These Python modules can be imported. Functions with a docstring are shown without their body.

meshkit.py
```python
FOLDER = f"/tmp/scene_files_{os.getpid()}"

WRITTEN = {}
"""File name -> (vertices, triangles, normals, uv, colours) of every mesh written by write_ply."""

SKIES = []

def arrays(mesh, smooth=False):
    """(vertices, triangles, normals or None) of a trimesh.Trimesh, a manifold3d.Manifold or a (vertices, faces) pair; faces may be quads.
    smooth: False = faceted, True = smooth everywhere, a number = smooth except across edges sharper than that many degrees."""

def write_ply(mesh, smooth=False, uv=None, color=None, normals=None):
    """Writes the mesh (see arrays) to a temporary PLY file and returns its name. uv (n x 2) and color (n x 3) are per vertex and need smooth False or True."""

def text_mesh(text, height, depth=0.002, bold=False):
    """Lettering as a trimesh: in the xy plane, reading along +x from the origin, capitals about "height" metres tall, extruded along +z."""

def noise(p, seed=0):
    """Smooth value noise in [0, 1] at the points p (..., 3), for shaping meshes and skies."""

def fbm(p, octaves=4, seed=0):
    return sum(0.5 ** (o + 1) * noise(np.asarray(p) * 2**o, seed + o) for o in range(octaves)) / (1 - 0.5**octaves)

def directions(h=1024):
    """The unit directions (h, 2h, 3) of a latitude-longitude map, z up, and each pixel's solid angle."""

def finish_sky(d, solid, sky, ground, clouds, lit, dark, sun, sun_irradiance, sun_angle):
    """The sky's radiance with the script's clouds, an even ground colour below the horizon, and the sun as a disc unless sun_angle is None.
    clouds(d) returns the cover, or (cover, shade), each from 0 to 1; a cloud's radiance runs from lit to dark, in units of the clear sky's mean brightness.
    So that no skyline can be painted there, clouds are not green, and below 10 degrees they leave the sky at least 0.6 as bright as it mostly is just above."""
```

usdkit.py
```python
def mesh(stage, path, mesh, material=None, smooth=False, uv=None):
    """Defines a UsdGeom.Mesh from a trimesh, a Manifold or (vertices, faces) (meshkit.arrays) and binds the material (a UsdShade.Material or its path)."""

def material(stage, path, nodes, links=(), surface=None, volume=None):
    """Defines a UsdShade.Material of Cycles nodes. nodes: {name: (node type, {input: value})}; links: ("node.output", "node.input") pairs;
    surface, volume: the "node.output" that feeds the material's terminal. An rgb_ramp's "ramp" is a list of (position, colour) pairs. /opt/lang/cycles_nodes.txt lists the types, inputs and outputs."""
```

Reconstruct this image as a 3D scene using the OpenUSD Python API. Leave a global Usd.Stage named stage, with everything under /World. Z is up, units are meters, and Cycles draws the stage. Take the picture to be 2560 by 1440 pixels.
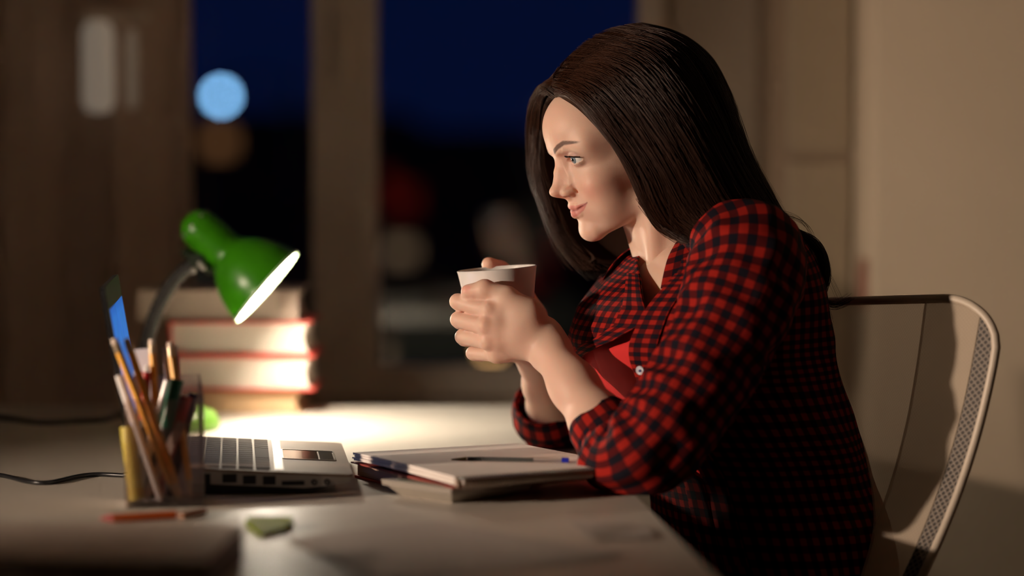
import math, random
import numpy as np
import trimesh, manifold3d, usdkit, meshkit
from pxr import Usd, UsdGeom, UsdLux, UsdShade, Sdf, Gf, Vt
from shapely.geometry import Polygon, Point, box as sbox
from shapely import affinity

stage = Usd.Stage.CreateInMemory()
UsdGeom.SetStageUpAxis(stage, UsdGeom.Tokens.z)
UsdGeom.SetStageMetersPerUnit(stage, 1.0)
world = UsdGeom.Xform.Define(stage, '/World')
stage.SetDefaultPrim(world.GetPrim())
UsdGeom.Scope.Define(stage, '/World/Looks')

# ------------------------------------------------------------------ camera
FPX, CAMZ, TABLE = 6044.0, 1.128, 0.75
PITCH = math.atan2(320.0, FPX)
cam = UsdGeom.Camera.Define(stage, '/World/Camera')
cam.CreateHorizontalApertureAttr(36.0)
cam.CreateVerticalApertureAttr(20.25)
cam.CreateFocalLengthAttr(FPX / 2560 * 36.0)
cam.CreateClippingRangeAttr(Gf.Vec2f(0.05, 200))
cam.CreateFStopAttr(1.35)
cam.CreateFocusDistanceAttr(2.92)
cam.CreateExposureAttr(0.0)
_x = UsdGeom.Xformable(cam)
_x.AddTranslateOp().Set(Gf.Vec3d(0, 0, CAMZ))
_x.AddRotateXOp().Set(90 - math.degrees(PITCH))
# ------------------------------------------------------------------ night sky and the added key light
sky = UsdLux.DomeLight.Define(stage, '/World/NightSky')
sky.CreateColorAttr(Gf.Vec3f(.035, .16, 1.0)); sky.CreateIntensityAttr(.008)
LAMP_AT = (-2.25, 1.70, 1.25)                                   # the bulb of the added key light, unseen left of the desk
LAMP_TO = (.30, 3.05, 1.30)
LAMP_POWER = 5500.0
# ------------------------------------------------------------------ helpers
def V(*a): return np.array(a, float)
def nrm(v): v = np.asarray(v, float); return v / np.linalg.norm(v)
_cp, _sp = math.cos(PITCH), math.sin(PITCH)
def P(px, py, d):
    """The world point seen at pixel (px, py) of the 2560 x 1440 photograph at distance y = d from the camera."""
    a, b = (px - 1280) / FPX, (720 - py) / FPX
    ray = V(a, _cp + b * _sp, -_sp + b * _cp)
    return V(0, 0, CAMZ) + ray * (d / ray[1])
def T(px, py, h=0.0):
    """The point at height h above the table seen at that pixel."""
    a, b = (px - 1280) / FPX, (720 - py) / FPX
    ray = V(a, _cp + b * _sp, -_sp + b * _cp)
    return V(0, 0, CAMZ) + ray * ((TABLE + h - CAMZ) / ray[2])

_used = {}
def path_of(name, parent=None):
    base = parent.GetPath().pathString if parent is not None else '/World'
    k = (base, name); n = _used.get(k, 0); _used[k] = n + 1
    return f"{base}/{name}" + (f"_{n:03d}" if n else "")
def tag(p, label=None, cat=None, group=None, kind=None):
    p = p.GetPrim()
    for k, v in (('label', label), ('category', cat), ('group', group), ('kind', kind)):
        if v: p.SetCustomDataByKey(k, v)
    return p
def thing(name, label, cat, loc=(0, 0, 0), rotz=0.0, group=None, parent=None):
    x = UsdGeom.Xform.Define(stage, path_of(name, parent))
    if parent is None:
        x.AddTranslateOp().Set(Gf.Vec3d(*map(float, loc)))
        if rotz: x.AddRotateZOp().Set(float(rotz))
    return tag(x, label, cat, group)
def obj(name, mesh, m, parent=None, smooth=30, uv=None, label=None, tint=None):
    me = usdkit.mesh(stage, path_of(name, parent), mesh, m, smooth=smooth, uv=uv)
    if tint is not None:
        UsdGeom.PrimvarsAPI(me).CreatePrimvar('tint', Sdf.ValueTypeNames.Color3fArray, 'vertex').Set(Vt.Vec3fArray.FromNumpy(np.asarray(tint, np.float32)))
    if label: tag(me, label)
    return me.GetPrim()
def curves(name, strands, widths, m, parent=None, label=None):
    c = UsdGeom.BasisCurves.Define(stage, path_of(name, parent))
    c.CreateTypeAttr('linear')
    c.CreateCurveVertexCountsAttr(Vt.IntArray([len(s) for s in strands]))
    c.CreatePointsAttr(Vt.Vec3fArray.FromNumpy(np.vstack(strands).astype(np.float32)))
    c.CreateWidthsAttr(Vt.FloatArray.FromNumpy(np.concatenate(widths).astype(np.float32)))
    c.SetWidthsInterpolation('vertex')
    UsdShade.MaterialBindingAPI.Apply(c.GetPrim()).Bind(m)
    if label: tag(c, label)
    return c.GetPrim()
def copy_of(src, label, loc, rotz=0.0):
    d = src.GetCustomData()
    x = UsdGeom.Xform.Define(stage, path_of(src.GetName()))
    x.GetPrim().GetReferences().AddInternalReference(src.GetPath())
    x.ClearXformOpOrder()
    x.GetPrim().SetInstanceable(True)
    return tag(x, label, d['category'], d.get('group')), x
def cat(*ms): return trimesh.util.concatenate([m for m in ms if m is not None])
def rbox(sx, sy, sz, r=0.003, c=(0, 0, 0), seg=8):
    """A box with rounded edges, centred on c."""
    r = min(r, .49 * min(sx, sy, sz))
    s = manifold3d.Manifold.sphere(r, seg)
    pts = [s.translate((a * (sx / 2 - r), b * (sy / 2 - r), e * (sz / 2 - r))) for a in (-1, 1) for b in (-1, 1) for e in (-1, 1)]
    m = manifold3d.Manifold.batch_hull(pts).translate(tuple(map(float, c))).to_mesh()
    return trimesh.Trimesh(m.vert_properties[:, :3], m.tri_verts, process=False)
def bx(x0, x1, y0, y1, z0, z1):
    m = trimesh.creation.box([x1 - x0, y1 - y0, z1 - z0]); m.apply_translation([(x0 + x1) / 2, (y0 + y1) / 2, (z0 + z1) / 2]); return m
def frame_z(axis):
    z = nrm(axis); a = V(0, 0, 1) if abs(z[2]) < .9 else V(1, 0, 0)
    x = nrm(np.cross(a, z)); return x, np.cross(z, x), z
def xf(m, o, x, y, z):
    """A copy of the mesh m with its axes sent to x, y, z and its origin to o."""
    M = np.eye(4); M[:3, 0], M[:3, 1], M[:3, 2], M[:3, 3] = x, y, z, o
    m = m.copy(); m.apply_transform(M); return m
def lathe(profile, n=48, o=(0, 0, 0), axis=(0, 0, 1), closed=False):
    """Revolves (r, z) points around the axis at o."""
    pr = np.array(profile, float); k = len(pr)
    a = np.arange(n) * 2 * np.pi / n
    v = np.stack([pr[:, None, 0] * np.cos(a), pr[:, None, 0] * np.sin(a), np.repeat(pr[:, 1:2], n, 1)], -1).reshape(-1, 3)
    f = []
    for i in range(k if closed else k - 1):
        j = (i + 1) % k
        for q in range(n):
            q2 = (q + 1) % n
            f += [[i * n + q, i * n + q2, j * n + q2], [i * n + q, j * n + q2, j * n + q]]
    m = trimesh.Trimesh(v, f, process=False); m.merge_vertices(); m.update_faces(m.nondegenerate_faces()); m.fix_normals()
    return xf(m, V(*o), *frame_z(axis))
def tube(pts, r, n=10, caps=True):
    """A tube through pts; r is a radius or one per point."""
    pts = np.asarray(pts, float); r = np.broadcast_to(np.asarray(r, float), len(pts))
    tg = np.gradient(pts, axis=0); tg /= np.linalg.norm(tg, axis=1, keepdims=True)
    x = frame_z(tg[0])[0]; rows = []
    a = np.arange(n) * 2 * np.pi / n
    for p, t, q in zip(pts, tg, r):
        x = nrm(x - t * (x @ t)); y = np.cross(t, x)
        rows.append(p + q * (np.cos(a)[:, None] * x + np.sin(a)[:, None] * y))
    v = np.vstack(rows); f = []
    for i in range(len(pts) - 1):
        for q in range(n):
            q2 = (q + 1) % n
            f += [[i * n + q, i * n + q2, (i + 1) * n + q2], [i * n + q, (i + 1) * n + q2, (i + 1) * n + q]]
    if caps:
        b = len(v); v = np.vstack([v, pts[:1], pts[-1:]]); e = (len(pts) - 1) * n
        for q in range(n):
            q2 = (q + 1) % n
            f += [[b, q2, q], [b + 1, e + q, e + q2]]
    return trimesh.Trimesh(v, f, process=False)
def spline(pts, n):
    """A smooth curve of n points through pts (any number of columns)."""
    from scipy.interpolate import CubicSpline
    pts = np.asarray(pts, float)
    s = np.concatenate([[0], np.cumsum(np.linalg.norm(np.diff(pts[:, :3], axis=0), axis=1) ** .7)])
    return CubicSpline(s, pts, bc_type='natural')(np.linspace(0, s[-1], n))
def extrude(poly, h):
    """A shapely polygon pushed from z = 0 to h."""
    gs = getattr(poly, 'geoms', [poly])
    return cat(*[trimesh.creation.extrude_polygon(g, h, engine='earcut') for g in gs])
def rrect(w, h, r, x=0, y=0):
    return affinity.translate(sbox(-w / 2 + r, -h / 2 + r, w / 2 - r, h / 2 - r).buffer(r, 6), x, y)
def sheet(S, thick=0.0, closed_u=False):
    """A grid of points S (rows, columns, 3) as a surface, thickened along its normals; returns the mesh."""
    S = np.asarray(S, float); R, C = S.shape[:2]
    du = np.gradient(S, axis=1)
    if closed_u: du = (np.roll(S, -1, 1) - np.roll(S, 1, 1))
    n = np.cross(du, np.gradient(S, axis=0)); n /= np.linalg.norm(n, axis=-1, keepdims=True) + 1e-12
    idx = np.arange(R * C).reshape(R, C)
    cols = C if closed_u else C - 1
    q = np.array([[idx[i, j], idx[i, (j + 1) % C], idx[i + 1, (j + 1) % C], idx[i + 1, j]] for i in range(R - 1) for j in range(cols)])
    if not thick: return trimesh.Trimesh(S.reshape(-1, 3), np.vstack([q[:, [0, 1, 2]], q[:, [0, 2, 3]]]), process=False)
    v = np.vstack([S.reshape(-1, 3), (S - thick * n).reshape(-1, 3)]); N = R * C
    edge = []
    for i in range(cols):
        j = (i + 1) % C
        edge += [[idx[0, j], idx[0, i], idx[0, i] + N, idx[0, j] + N], [idx[-1, i], idx[-1, j], idx[-1, j] + N, idx[-1, i] + N]]
    if not closed_u:
        for i in range(R - 1):
            edge += [[idx[i, 0], idx[i + 1, 0], idx[i + 1, 0] + N, idx[i, 0] + N], [idx[i + 1, -1], idx[i, -1], idx[i, -1] + N, idx[i + 1, -1] + N]]
    q = np.vstack([q, q[:, ::-1] + N, np.array(edge)])
    return trimesh.Trimesh(v, np.vstack([q[:, [0, 1, 2]], q[:, [0, 2, 3]]]), process=False)

# ------------------------------------------------------------------ implicit surfaces (bodies)
class Field:
    """A distance field on a grid; smooth unions and cuts of simple solids; mesh() by surface nets."""
    def __init__(s, lo, hi, h):
        s.lo, s.h = np.asarray(lo, float), h
        n = np.ceil((np.asarray(hi, float) - s.lo) / h).astype(int) + 1
        s.ax = [(s.lo[i] + h * np.arange(n[i])).astype(np.float32) for i in range(3)]
        s.D = np.full(n, 1e3, np.float32)
    def _box(s, lo, hi):
        sl = []
        for i in range(3):
            a = int(np.searchsorted(s.ax[i], lo[i])); b = int(np.searchsorted(s.ax[i], hi[i]))
            if b <= a: return None, None
            sl.append(slice(a, b))
        X, Y, Z = s.ax[0][sl[0]][:, None, None], s.ax[1][sl[1]][None, :, None], s.ax[2][sl[2]][None, None, :]
        return tuple(sl), (X, Y, Z)
    def _put(s, lo, hi, fn, k, op):
        sl, g = s._box(np.asarray(lo) - k - 2 * s.h, np.asarray(hi) + k + 2 * s.h)
        if sl is None: return
        d = fn(*g).astype(np.float32); a = s.D[sl]
        if op < 0: a, d = -a, d
        if k <= 0: r = np.minimum(a, d)
        else:
            e = np.clip(.5 + .5 * (d - a) / k, 0, 1); r = d + (a - d) * e - k * e * (1 - e)
        s.D[sl] = r if op > 0 else -r
    @staticmethod
    def _ell(c, r, R=None):
        c = np.asarray(c, float); r = np.asarray(r, float)
        def fn(X, Y, Z):
            X, Y, Z = X - c[0], Y - c[1], Z - c[2]
            if R is not None:
                X, Y, Z = (R[0, i] * X + R[1, i] * Y + R[2, i] * Z for i in range(3))
            k0 = np.sqrt((X / r[0]) ** 2 + (Y / r[1]) ** 2 + (Z / r[2]) ** 2)
            k1 = np.sqrt((X / r[0] ** 2) ** 2 + (Y / r[1] ** 2) ** 2 + (Z / r[2] ** 2) ** 2)
            return k0 * (k0 - 1) / (k1 + 1e-9)
        e = r.max() if R is not None else r
        return c - e, c + e, fn
    @staticmethod
    def _cone(a, b, ra, rb):
        a, b = np.asarray(a, float), np.asarray(b, float); ba = b - a; L = ba @ ba + 1e-12
        def fn(X, Y, Z):
            t = np.clip(((X - a[0]) * ba[0] + (Y - a[1]) * ba[1] + (Z - a[2]) * ba[2]) / L, 0, 1)
            return np.sqrt((X - a[0] - ba[0] * t) ** 2 + (Y - a[1] - ba[1] * t) ** 2 + (Z - a[2] - ba[2] * t) ** 2) - (ra + (rb - ra) * t)
        m = max(ra, rb)
        return np.minimum(a, b) - m, np.maximum(a, b) + m, fn
    def ell(s, c, r, k=0.0, op=1, R=None): s._put(*s._ell(c, r, R), k, op)
    def cone(s, a, b, ra, rb, k=0.0, op=1): s._put(*s._cone(a, b, ra, rb), k, op)
    def chain(s, pts, radii, k=0.0, op=1, k0=None):
        for i in range(len(pts) - 1): s.cone(pts[i], pts[i + 1], radii[i], radii[i + 1], (k0 if i == 0 and k0 is not None else k), op)
    def mesh(s):
        D = s.D
        for k in range(3):
            e = [slice(None)] * 3
            for q in (0, -1): e[k] = q; D[tuple(e)] = np.maximum(D[tuple(e)], .3 * s.h)
        for _ in range(12):                                     # no checkerboard faces, so that every edge has two sides
            ins = D < 0; found = 0
            for k in range(3):
                i, j = (k + 1) % 3, (k + 2) % 3
                def c(di, dj):
                    e = [slice(None)] * 3; e[i] = slice(di, ins.shape[i] - 1 + di); e[j] = slice(dj, ins.shape[j] - 1 + dj); return tuple(e)
                A, B, C_, E = ins[c(0, 0)], ins[c(1, 1)], ins[c(1, 0)], ins[c(0, 1)]
                for (hit, at) in (((A & B & ~C_ & ~E), (1, 0)), ((~A & ~B & C_ & E), (0, 0))):
                    q = np.argwhere(hit); found += len(q)
                    if len(q): q[:, i] += at[0]; q[:, j] += at[1]; D[tuple(q.T)] = -.02 * s.h
            if not found: break
        ins = D < 0; n = np.array(D.shape)
        cnt = sum(ins[a:n[0] - 1 + a, b:n[1] - 1 + b, c:n[2] - 1 + c].astype(np.int8) for a in (0, 1) for b in (0, 1) for c in (0, 1))
        cell = np.argwhere((cnt > 0) & (cnt < 8)); ids = np.full(n - 1, -1, np.int64); ids[tuple(cell.T)] = np.arange(len(cell))
        acc, num = np.zeros((len(cell), 3)), np.zeros(len(cell))
        corner = [(a, b, c) for a in (0, 1) for b in (0, 1) for c in (0, 1)]
        for a in corner:
            for k in range(3):
                if a[k]: continue
                b = list(a); b[k] = 1
                da, db = D[tuple((cell + a).T)], D[tuple((cell + b).T)]
                m = (da < 0) != (db < 0); t = da[m] / (da[m] - db[m])
                p = np.tile(np.array(a, float), (m.sum(), 1)); p[:, k] = t
                acc[m] += p; num[m] += 1
        v = s.lo + s.h * (cell + acc / num[:, None])
        F = []
        for k in range(3):
            i, j = (k + 1) % 3, (k + 2) % 3
            a = [slice(None)] * 3; b = [slice(None)] * 3
            a[k], b[k] = slice(0, -1), slice(1, None)
            A, B = ins[tuple(a)], ins[tuple(b)]
            e = np.argwhere(A != B); e = e[(e[:, i] > 0) & (e[:, j] > 0) & (e[:, i] < n[i] - 1) & (e[:, j] < n[j] - 1)]
            q = []
            for di, dj in ((-1, -1), (0, -1), (0, 0), (-1, 0)):
                o = e.copy(); o[:, i] += di; o[:, j] += dj; q.append(ids[tuple(o.T)])
            q = np.stack(q, 1); flip = ~A[tuple(e.T)]; q[flip] = q[flip][:, ::-1]; F.append(q)
        q = np.vstack(F)
        return trimesh.Trimesh(v, np.vstack([q[:, [0, 1, 2]], q[:, [0, 2, 3]]]), process=False)
def smoothed(m, it=6):
    """Evens the surface out without shrinking it."""
    v = np.array(m.vertices); e = m.edges_unique; n = np.bincount(e.ravel(), minlength=len(v)).clip(1)[:, None]
    def lap(v):
        a = np.zeros_like(v)
        for k in range(3): a[:, k] = np.bincount(e[:, 0], v[e[:, 1], k], len(v)) + np.bincount(e[:, 1], v[e[:, 0], k], len(v))
        return a / n - v
    for _ in range(it): v = v + .5 * lap(v); v = v - .51 * lap(v)
    return trimesh.Trimesh(v, m.faces, process=False)
def joined(*ms):
    """One solid out of overlapping closed meshes (a plain concatenation if a mesh is not closed)."""
    try:
        out = [manifold3d.Manifold(manifold3d.Mesh(np.asarray(m.vertices, np.float32), np.asarray(m.faces, np.uint32))) for m in ms]
        if any(o.status() != manifold3d.Error.NoError for o in out): raise ValueError
        u = manifold3d.Manifold.batch_boolean(out, manifold3d.OpType.Add).to_mesh()
        return trimesh.Trimesh(u.vert_properties[:, :3], u.tri_verts, process=False)
    except Exception as e:
        print('joined: concatenated', e); return cat(*ms)
# ------------------------------------------------------------------ materials
def mat(name, color, rough=.5, metal=0.0, spec=.5, **kw):
    return usdkit.material(stage, f'/World/Looks/{name}', {'p': ('principled_bsdf', dict(base_color=color, roughness=rough, metallic=metal, specular_ior_level=spec, **kw))}, [], surface='p.BSDF')
def noisy(name, c1, c2, scale, rough=.5, bump=0.0, detail=4, stretch=(1, 1, 1), spec=.5, bscale=None, **kw):
    """Two tones mixed by noise in object space, with an optional fine relief."""
    n = {'tc': ('texture_coordinate', {}), 'mp': ('mapping', dict(scale=stretch)), 'n': ('noise_texture', dict(scale=scale, detail=detail)),
         'r': ('rgb_ramp', dict(ramp=[(.3, c1), (.7, c2)])), 'p': ('principled_bsdf', dict(roughness=rough, specular_ior_level=spec, **kw))}
    l = [('tc.object', 'mp.vector'), ('mp.vector', 'n.vector'), ('n.fac', 'r.fac'), ('r.color', 'p.base_color')]
    if bump:
        n['n2'] = ('noise_texture', dict(scale=bscale or scale * 6, detail=3)); n['b'] = ('bump', dict(strength=bump, distance=.002))
        l += [('mp.vector', 'n2.vector'), ('n2.fac', 'b.height'), ('b.normal', 'p.normal')]
    return usdkit.material(stage, f'/World/Looks/{name}', n, l, surface='p.BSDF')
def glow(name, color, strength):
    return usdkit.material(stage, f'/World/Looks/{name}', {'e': ('emission', dict(color=color, strength=strength))}, [], surface='e.emission')

skin_m = usdkit.material(stage, '/World/Looks/skin', {
    'a': ('attribute', dict(attribute='tint')), 'g': ('geometry', {}), 'n': ('noise_texture', dict(scale=900, detail=2)), 'b': ('bump', dict(strength=.12, distance=.0006)),
    'p': ('principled_bsdf', dict(roughness=.5, specular_ior_level=.3, subsurface_weight=.35, subsurface_radius=(1, .35, .2), subsurface_scale=.004))},
    [('a.color', 'p.base_color'), ('g.position', 'n.vector'), ('n.fac', 'b.height'), ('b.normal', 'p.normal')], surface='p.BSDF')
hair_m = mat('hair', (.022, .0085, .004), .8, spec=.15)
# ------------------------------------------------------------------ the room
WY = 4.6                                                        # the window wall
def structure(name, mesh, m, label, cat_=None, parent=None):
    o = obj(name, mesh, m, parent, smooth=False)
    if parent is None: tag(o, label, cat_ or name.split('_')[0], kind='structure')
    return o
wallp = noisy('wall_paint', (.50, .40, .30), (.53, .42, .32), 3, .75, bump=.15, bscale=160)
wallw = noisy('wall_paint_warm', (.50, .40, .29), (.53, .425, .31), 3, .7, bump=.15, bscale=160)
def wx(px): return (px - 1280) / FPX * WY
def wz(py): return P(1280, py, WY)[2]
x0, x1, sill, top = wx(452), wx(1655), wz(985), 2.35
structure('floor', bx(-2.6, 2.6, -2.2, 4.75, -.1, 0), noisy('floor_wood', (.16, .09, .05), (.21, .125, .07), 6, .45, stretch=(1, .12, 1)), 'dark wooden floor of the room')
structure('ceiling', bx(-2.6, 2.6, -2.2, 4.75, 2.7, 2.8), mat('ceiling_paint', (.75, .71, .65), .8), 'pale ceiling above the desk')
structure('wall_back', cat(bx(-2.6, x0, WY, WY + .15, 0, 2.7), bx(x1, 2.6, WY, WY + .15, 0, 2.7), bx(x0, x1, WY, WY + .15, 0, sill), bx(x0, x1, WY, WY + .15, top, 2.7)), wallp, 'brown wall around the dark windows')
structure('wall_left', bx(-2.6, -2.5, -2.2, WY, 0, 2.7), wallp, 'plain wall on the far side of the desk')
structure('wall_front', bx(-2.5, 2.6, -2.2, -2.1, 0, 2.7), wallp, 'plain wall facing the windows')
structure('wall_side', bx(2.3, 2.4, -2.1, WY, 0, 2.7), wallw, 'plain side wall of the room')
RX = P(2192, 500, 4.02)[0]
structure('wall_right', bx(RX, 2.3, 4.02, WY, 0, 2.7), wallw, 'warm tan wall block behind the office chair')
structure('trim_1', cat(bx(x0 - .02, x1 + .02, WY - .16, WY + .02, sill - .05, sill), bx(x0 - .02, x1 + .02, WY - .165, WY - .15, sill - .06, sill + .002)), noisy('sill_paint', (.45, .35, .26), (.48, .375, .28), 4, .5), 'painted window sill behind the desk', 'sill')
frame_m = noisy('window_frame_paint', (.86, .73, .61), (.89, .76, .64), 5, .5)
pane_m = usdkit.material(stage, '/World/Looks/window_glass', {'t': ('transparent_bsdf', dict(color=(.93, .95, .95))), 'g': ('glossy_bsdf', dict(color=(1, 1, 1), roughness=.02)), 'f': ('fresnel', dict(IOR=1.45)), 'm': ('mix_closure', {})},
    [('f.fac', 'm.fac'), ('t.BSDF', 'm.closure1'), ('g.BSDF', 'm.closure2')], surface='m.closure')
def window(name, a, b, label, ml, mr):
    w = UsdGeom.Xform.Define(stage, f'/World/{name}').GetPrim(); tag(w, label, 'window', kind='structure')
    _used[(f'/World/{name}', '')] = 0
    fy0, fy1 = WY - .03, WY + .05
    for (u0, u1, z0, z1, n) in ((a, a + ml, sill, top, 'stile'), (b - mr, b, sill, top, 'stile'), (a + ml, b - mr, sill, sill + .055, 'bottom_rail'), (a + ml, b - mr, top - .05, top, 'top_rail')):
        obj(n, rbox(u1 - u0, fy1 - fy0, z1 - z0, .006, ((u0 + u1) / 2, (fy0 + fy1) / 2, (z0 + z1) / 2)), frame_m, w, smooth=30)
    obj('pane', bx(a + ml, b - mr, WY + .008, WY + .014, sill + .055, top - .05), pane_m, w, smooth=False)
    return w
mid = wx(862)
window('window_1', x0, mid, 'narrow left window with dark blue night sky behind the green lamp', .012, mid - wx(782))
window('window_2', mid, x1, 'wide dark window behind the woman and her mug', wx(945) - mid, x1 - wx(1592))
obj('window_handle', cat(rbox(.03, .02, .15, .006, (mid, WY - .045, 1.36)), rbox(.02, .03, .12, .006, (mid, WY - .07, 1.32))), frame_m, stage.GetPrimAtPath('/World/window_2'))

# curtain left of the window
cu = np.linspace(0, 1, 160); zs = np.linspace(.02, 2.45, 40)
cx0, cx1 = P(-140, 500, 4.42)[0], P(476, 500, 4.42)[0]
S = np.array([[(cx0 + (cx1 - cx0) * u, 4.42 + .018 * math.sin(u * 15 + .4 * math.sin(z * 2)) + .004 * math.sin(u * 41 + 1), z) for u in cu] for z in zs])
ct = thing('curtain', 'long brown curtain with soft folds hanging left of the windows', 'curtain')
obj('curtain_cloth', sheet(S, .004), noisy('curtain_cloth', (.68, .52, .42), (.72, .55, .45), 30, .9, spec=.15), ct, smooth=True)
obj('curtain_rod', trimesh.util.concatenate([xf(trimesh.creation.cylinder(.012, 1.1, sections=16), V((cx0 + cx1) / 2, 4.42, 2.47), V(0, 0, 1), V(0, 1, 0), V(1, 0, 0))]), mat('rod', (.2, .16, .1), .4), ct)
# two added glowing tubes imitate a pale blurred glow in front of the curtain
wl = thing('added_glow_tubes', 'two added glowing tubes imitating a pale blurred glow by the brown curtain', 'lamp')
glow_tube = usdkit.material(stage, '/World/Looks/added_glow', {'p': ('principled_bsdf', dict(base_color=(.8, .72, .62), roughness=.5, emission_color=(1.0, .84, .66), emission_strength=.12))}, [], surface='p.BSDF')
glow_tube2 = usdkit.material(stage, '/World/Looks/added_glow_dim', {'p': ('principled_bsdf', dict(base_color=(.8, .72, .62), roughness=.5, emission_color=(1.0, .80, .60), emission_strength=.05))}, [], surface='p.BSDF')
for (pxa, pya, pyb, r, m) in ((246, 50, 285, .029, glow_tube), (331, 70, 275, .010, glow_tube2)):
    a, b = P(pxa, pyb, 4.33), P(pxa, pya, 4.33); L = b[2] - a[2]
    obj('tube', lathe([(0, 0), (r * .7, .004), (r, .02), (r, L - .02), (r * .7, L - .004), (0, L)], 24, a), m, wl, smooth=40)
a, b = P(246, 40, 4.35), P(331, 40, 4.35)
obj('added_bracket', rbox(b[0] - a[0] + .06, .03, .02, .004, ((a[0] + b[0]) / 2, 4.35, b[2])), frame_m, wl)
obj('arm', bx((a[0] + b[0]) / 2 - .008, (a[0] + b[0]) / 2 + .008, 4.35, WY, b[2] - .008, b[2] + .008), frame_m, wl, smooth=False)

# cupboard between the window and the wall block
cb = thing('cupboard', 'tall tan cupboard with panelled doors beside the window', 'cupboard')
cm, dm = noisy('cupboard_side', (.25, .175, .115), (.28, .195, .13), 5, .6), noisy('cupboard_door', (.27, .205, .135), (.29, .22, .145), 4, .55)
qx = lambda px: (px - 1280) / FPX * 4.3
obj('carcass', bx(qx(1930), RX - .002, 4.3, WY - .004, .0, 2.2), cm, cb, smooth=False)
zsplit = P(0, 392, 4.28)[2]
for (a, b) in ((1966, 2124),):
    for (z0, z1) in ((.08, zsplit - .008), (zsplit + .008, 2.17)):
        xa, xb = qx(a), min(qx(b), RX - .004)
        dr = obj('door', rbox(xb - xa, .02, z1 - z0, .004, ((xa + xb) / 2, 4.288, (z0 + z1) / 2)), dm, cb)
sw = thing('light_switch', 'small reddish brown switch on the side of the tan wall block', 'switch', (RX - .004, 4.143, P(0, 708, 4.143)[2]))
swm = mat('switch_brown', (.24, .09, .055), .4)
obj('plate', rbox(.006, .075, .085, .002, (0, 0, 0)), swm, sw); obj('rocker', rbox(.006, .035, .05, .002, (-.005, 0, 0)), swm, sw)

# ------------------------------------------------------------------ the night outside
dark = noisy('facade_dark', (.018, .015, .014), (.03, .024, .02), 2, .9)
tag(obj('ground', bx(-60, 60, 6, 90, -9.2, -9), mat('night_ground', (.02, .02, .02), .9), smooth=False), 'dark ground outside the windows', 'ground', kind='structure')
def building(x0, x1, y0, y1, z1, label, lit):
    b = thing('building', label, 'building', ((x0 + x1) / 2, y0, -9))
    obj('wall', bx(-(x1 - x0) / 2, (x1 - x0) / 2, 0, y1 - y0, 0, z1 + 9), dark, b, smooth=False)
    obj('roof', bx(-(x1 - x0) / 2 - .2, (x1 - x0) / 2 + .2, -.2, y1 - y0 + .2, z1 + 9, z1 + 9.3), dark, b, smooth=False)
    for (px, py, w, h, m) in lit:
        p = P(px, py, y0 - .02) - V((x0 + x1) / 2, y0, -9)
        if abs(p[0]) < (x1 - x0) / 2: obj('window', bx(p[0] - w / 2, p[0] + w / 2, -.06, .02, p[2] - h / 2, p[2] + h / 2), m, b, smooth=False)
bx_ = lambda px, d: (px - 1280) / FPX * d
win = {k: glow('lit_window_' + k, c, s) for k, c, s in (('red', (1, .05, .03), .04), ('beige', (1, .62, .36), .16), ('brown', (1, .42, .16), .2), ('orange', (1, .5, .16), 5.0), ('dull', (.75, .7, .5), .012))}
building(bx_(380, 34), bx_(960, 34), 34, 44, P(0, 330, 34)[2], 'dark building with a small orange window beyond the left window', [(548, 352, .35, .3, win['brown']), (500, 700, .6, .7, win['dull'])])
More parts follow.
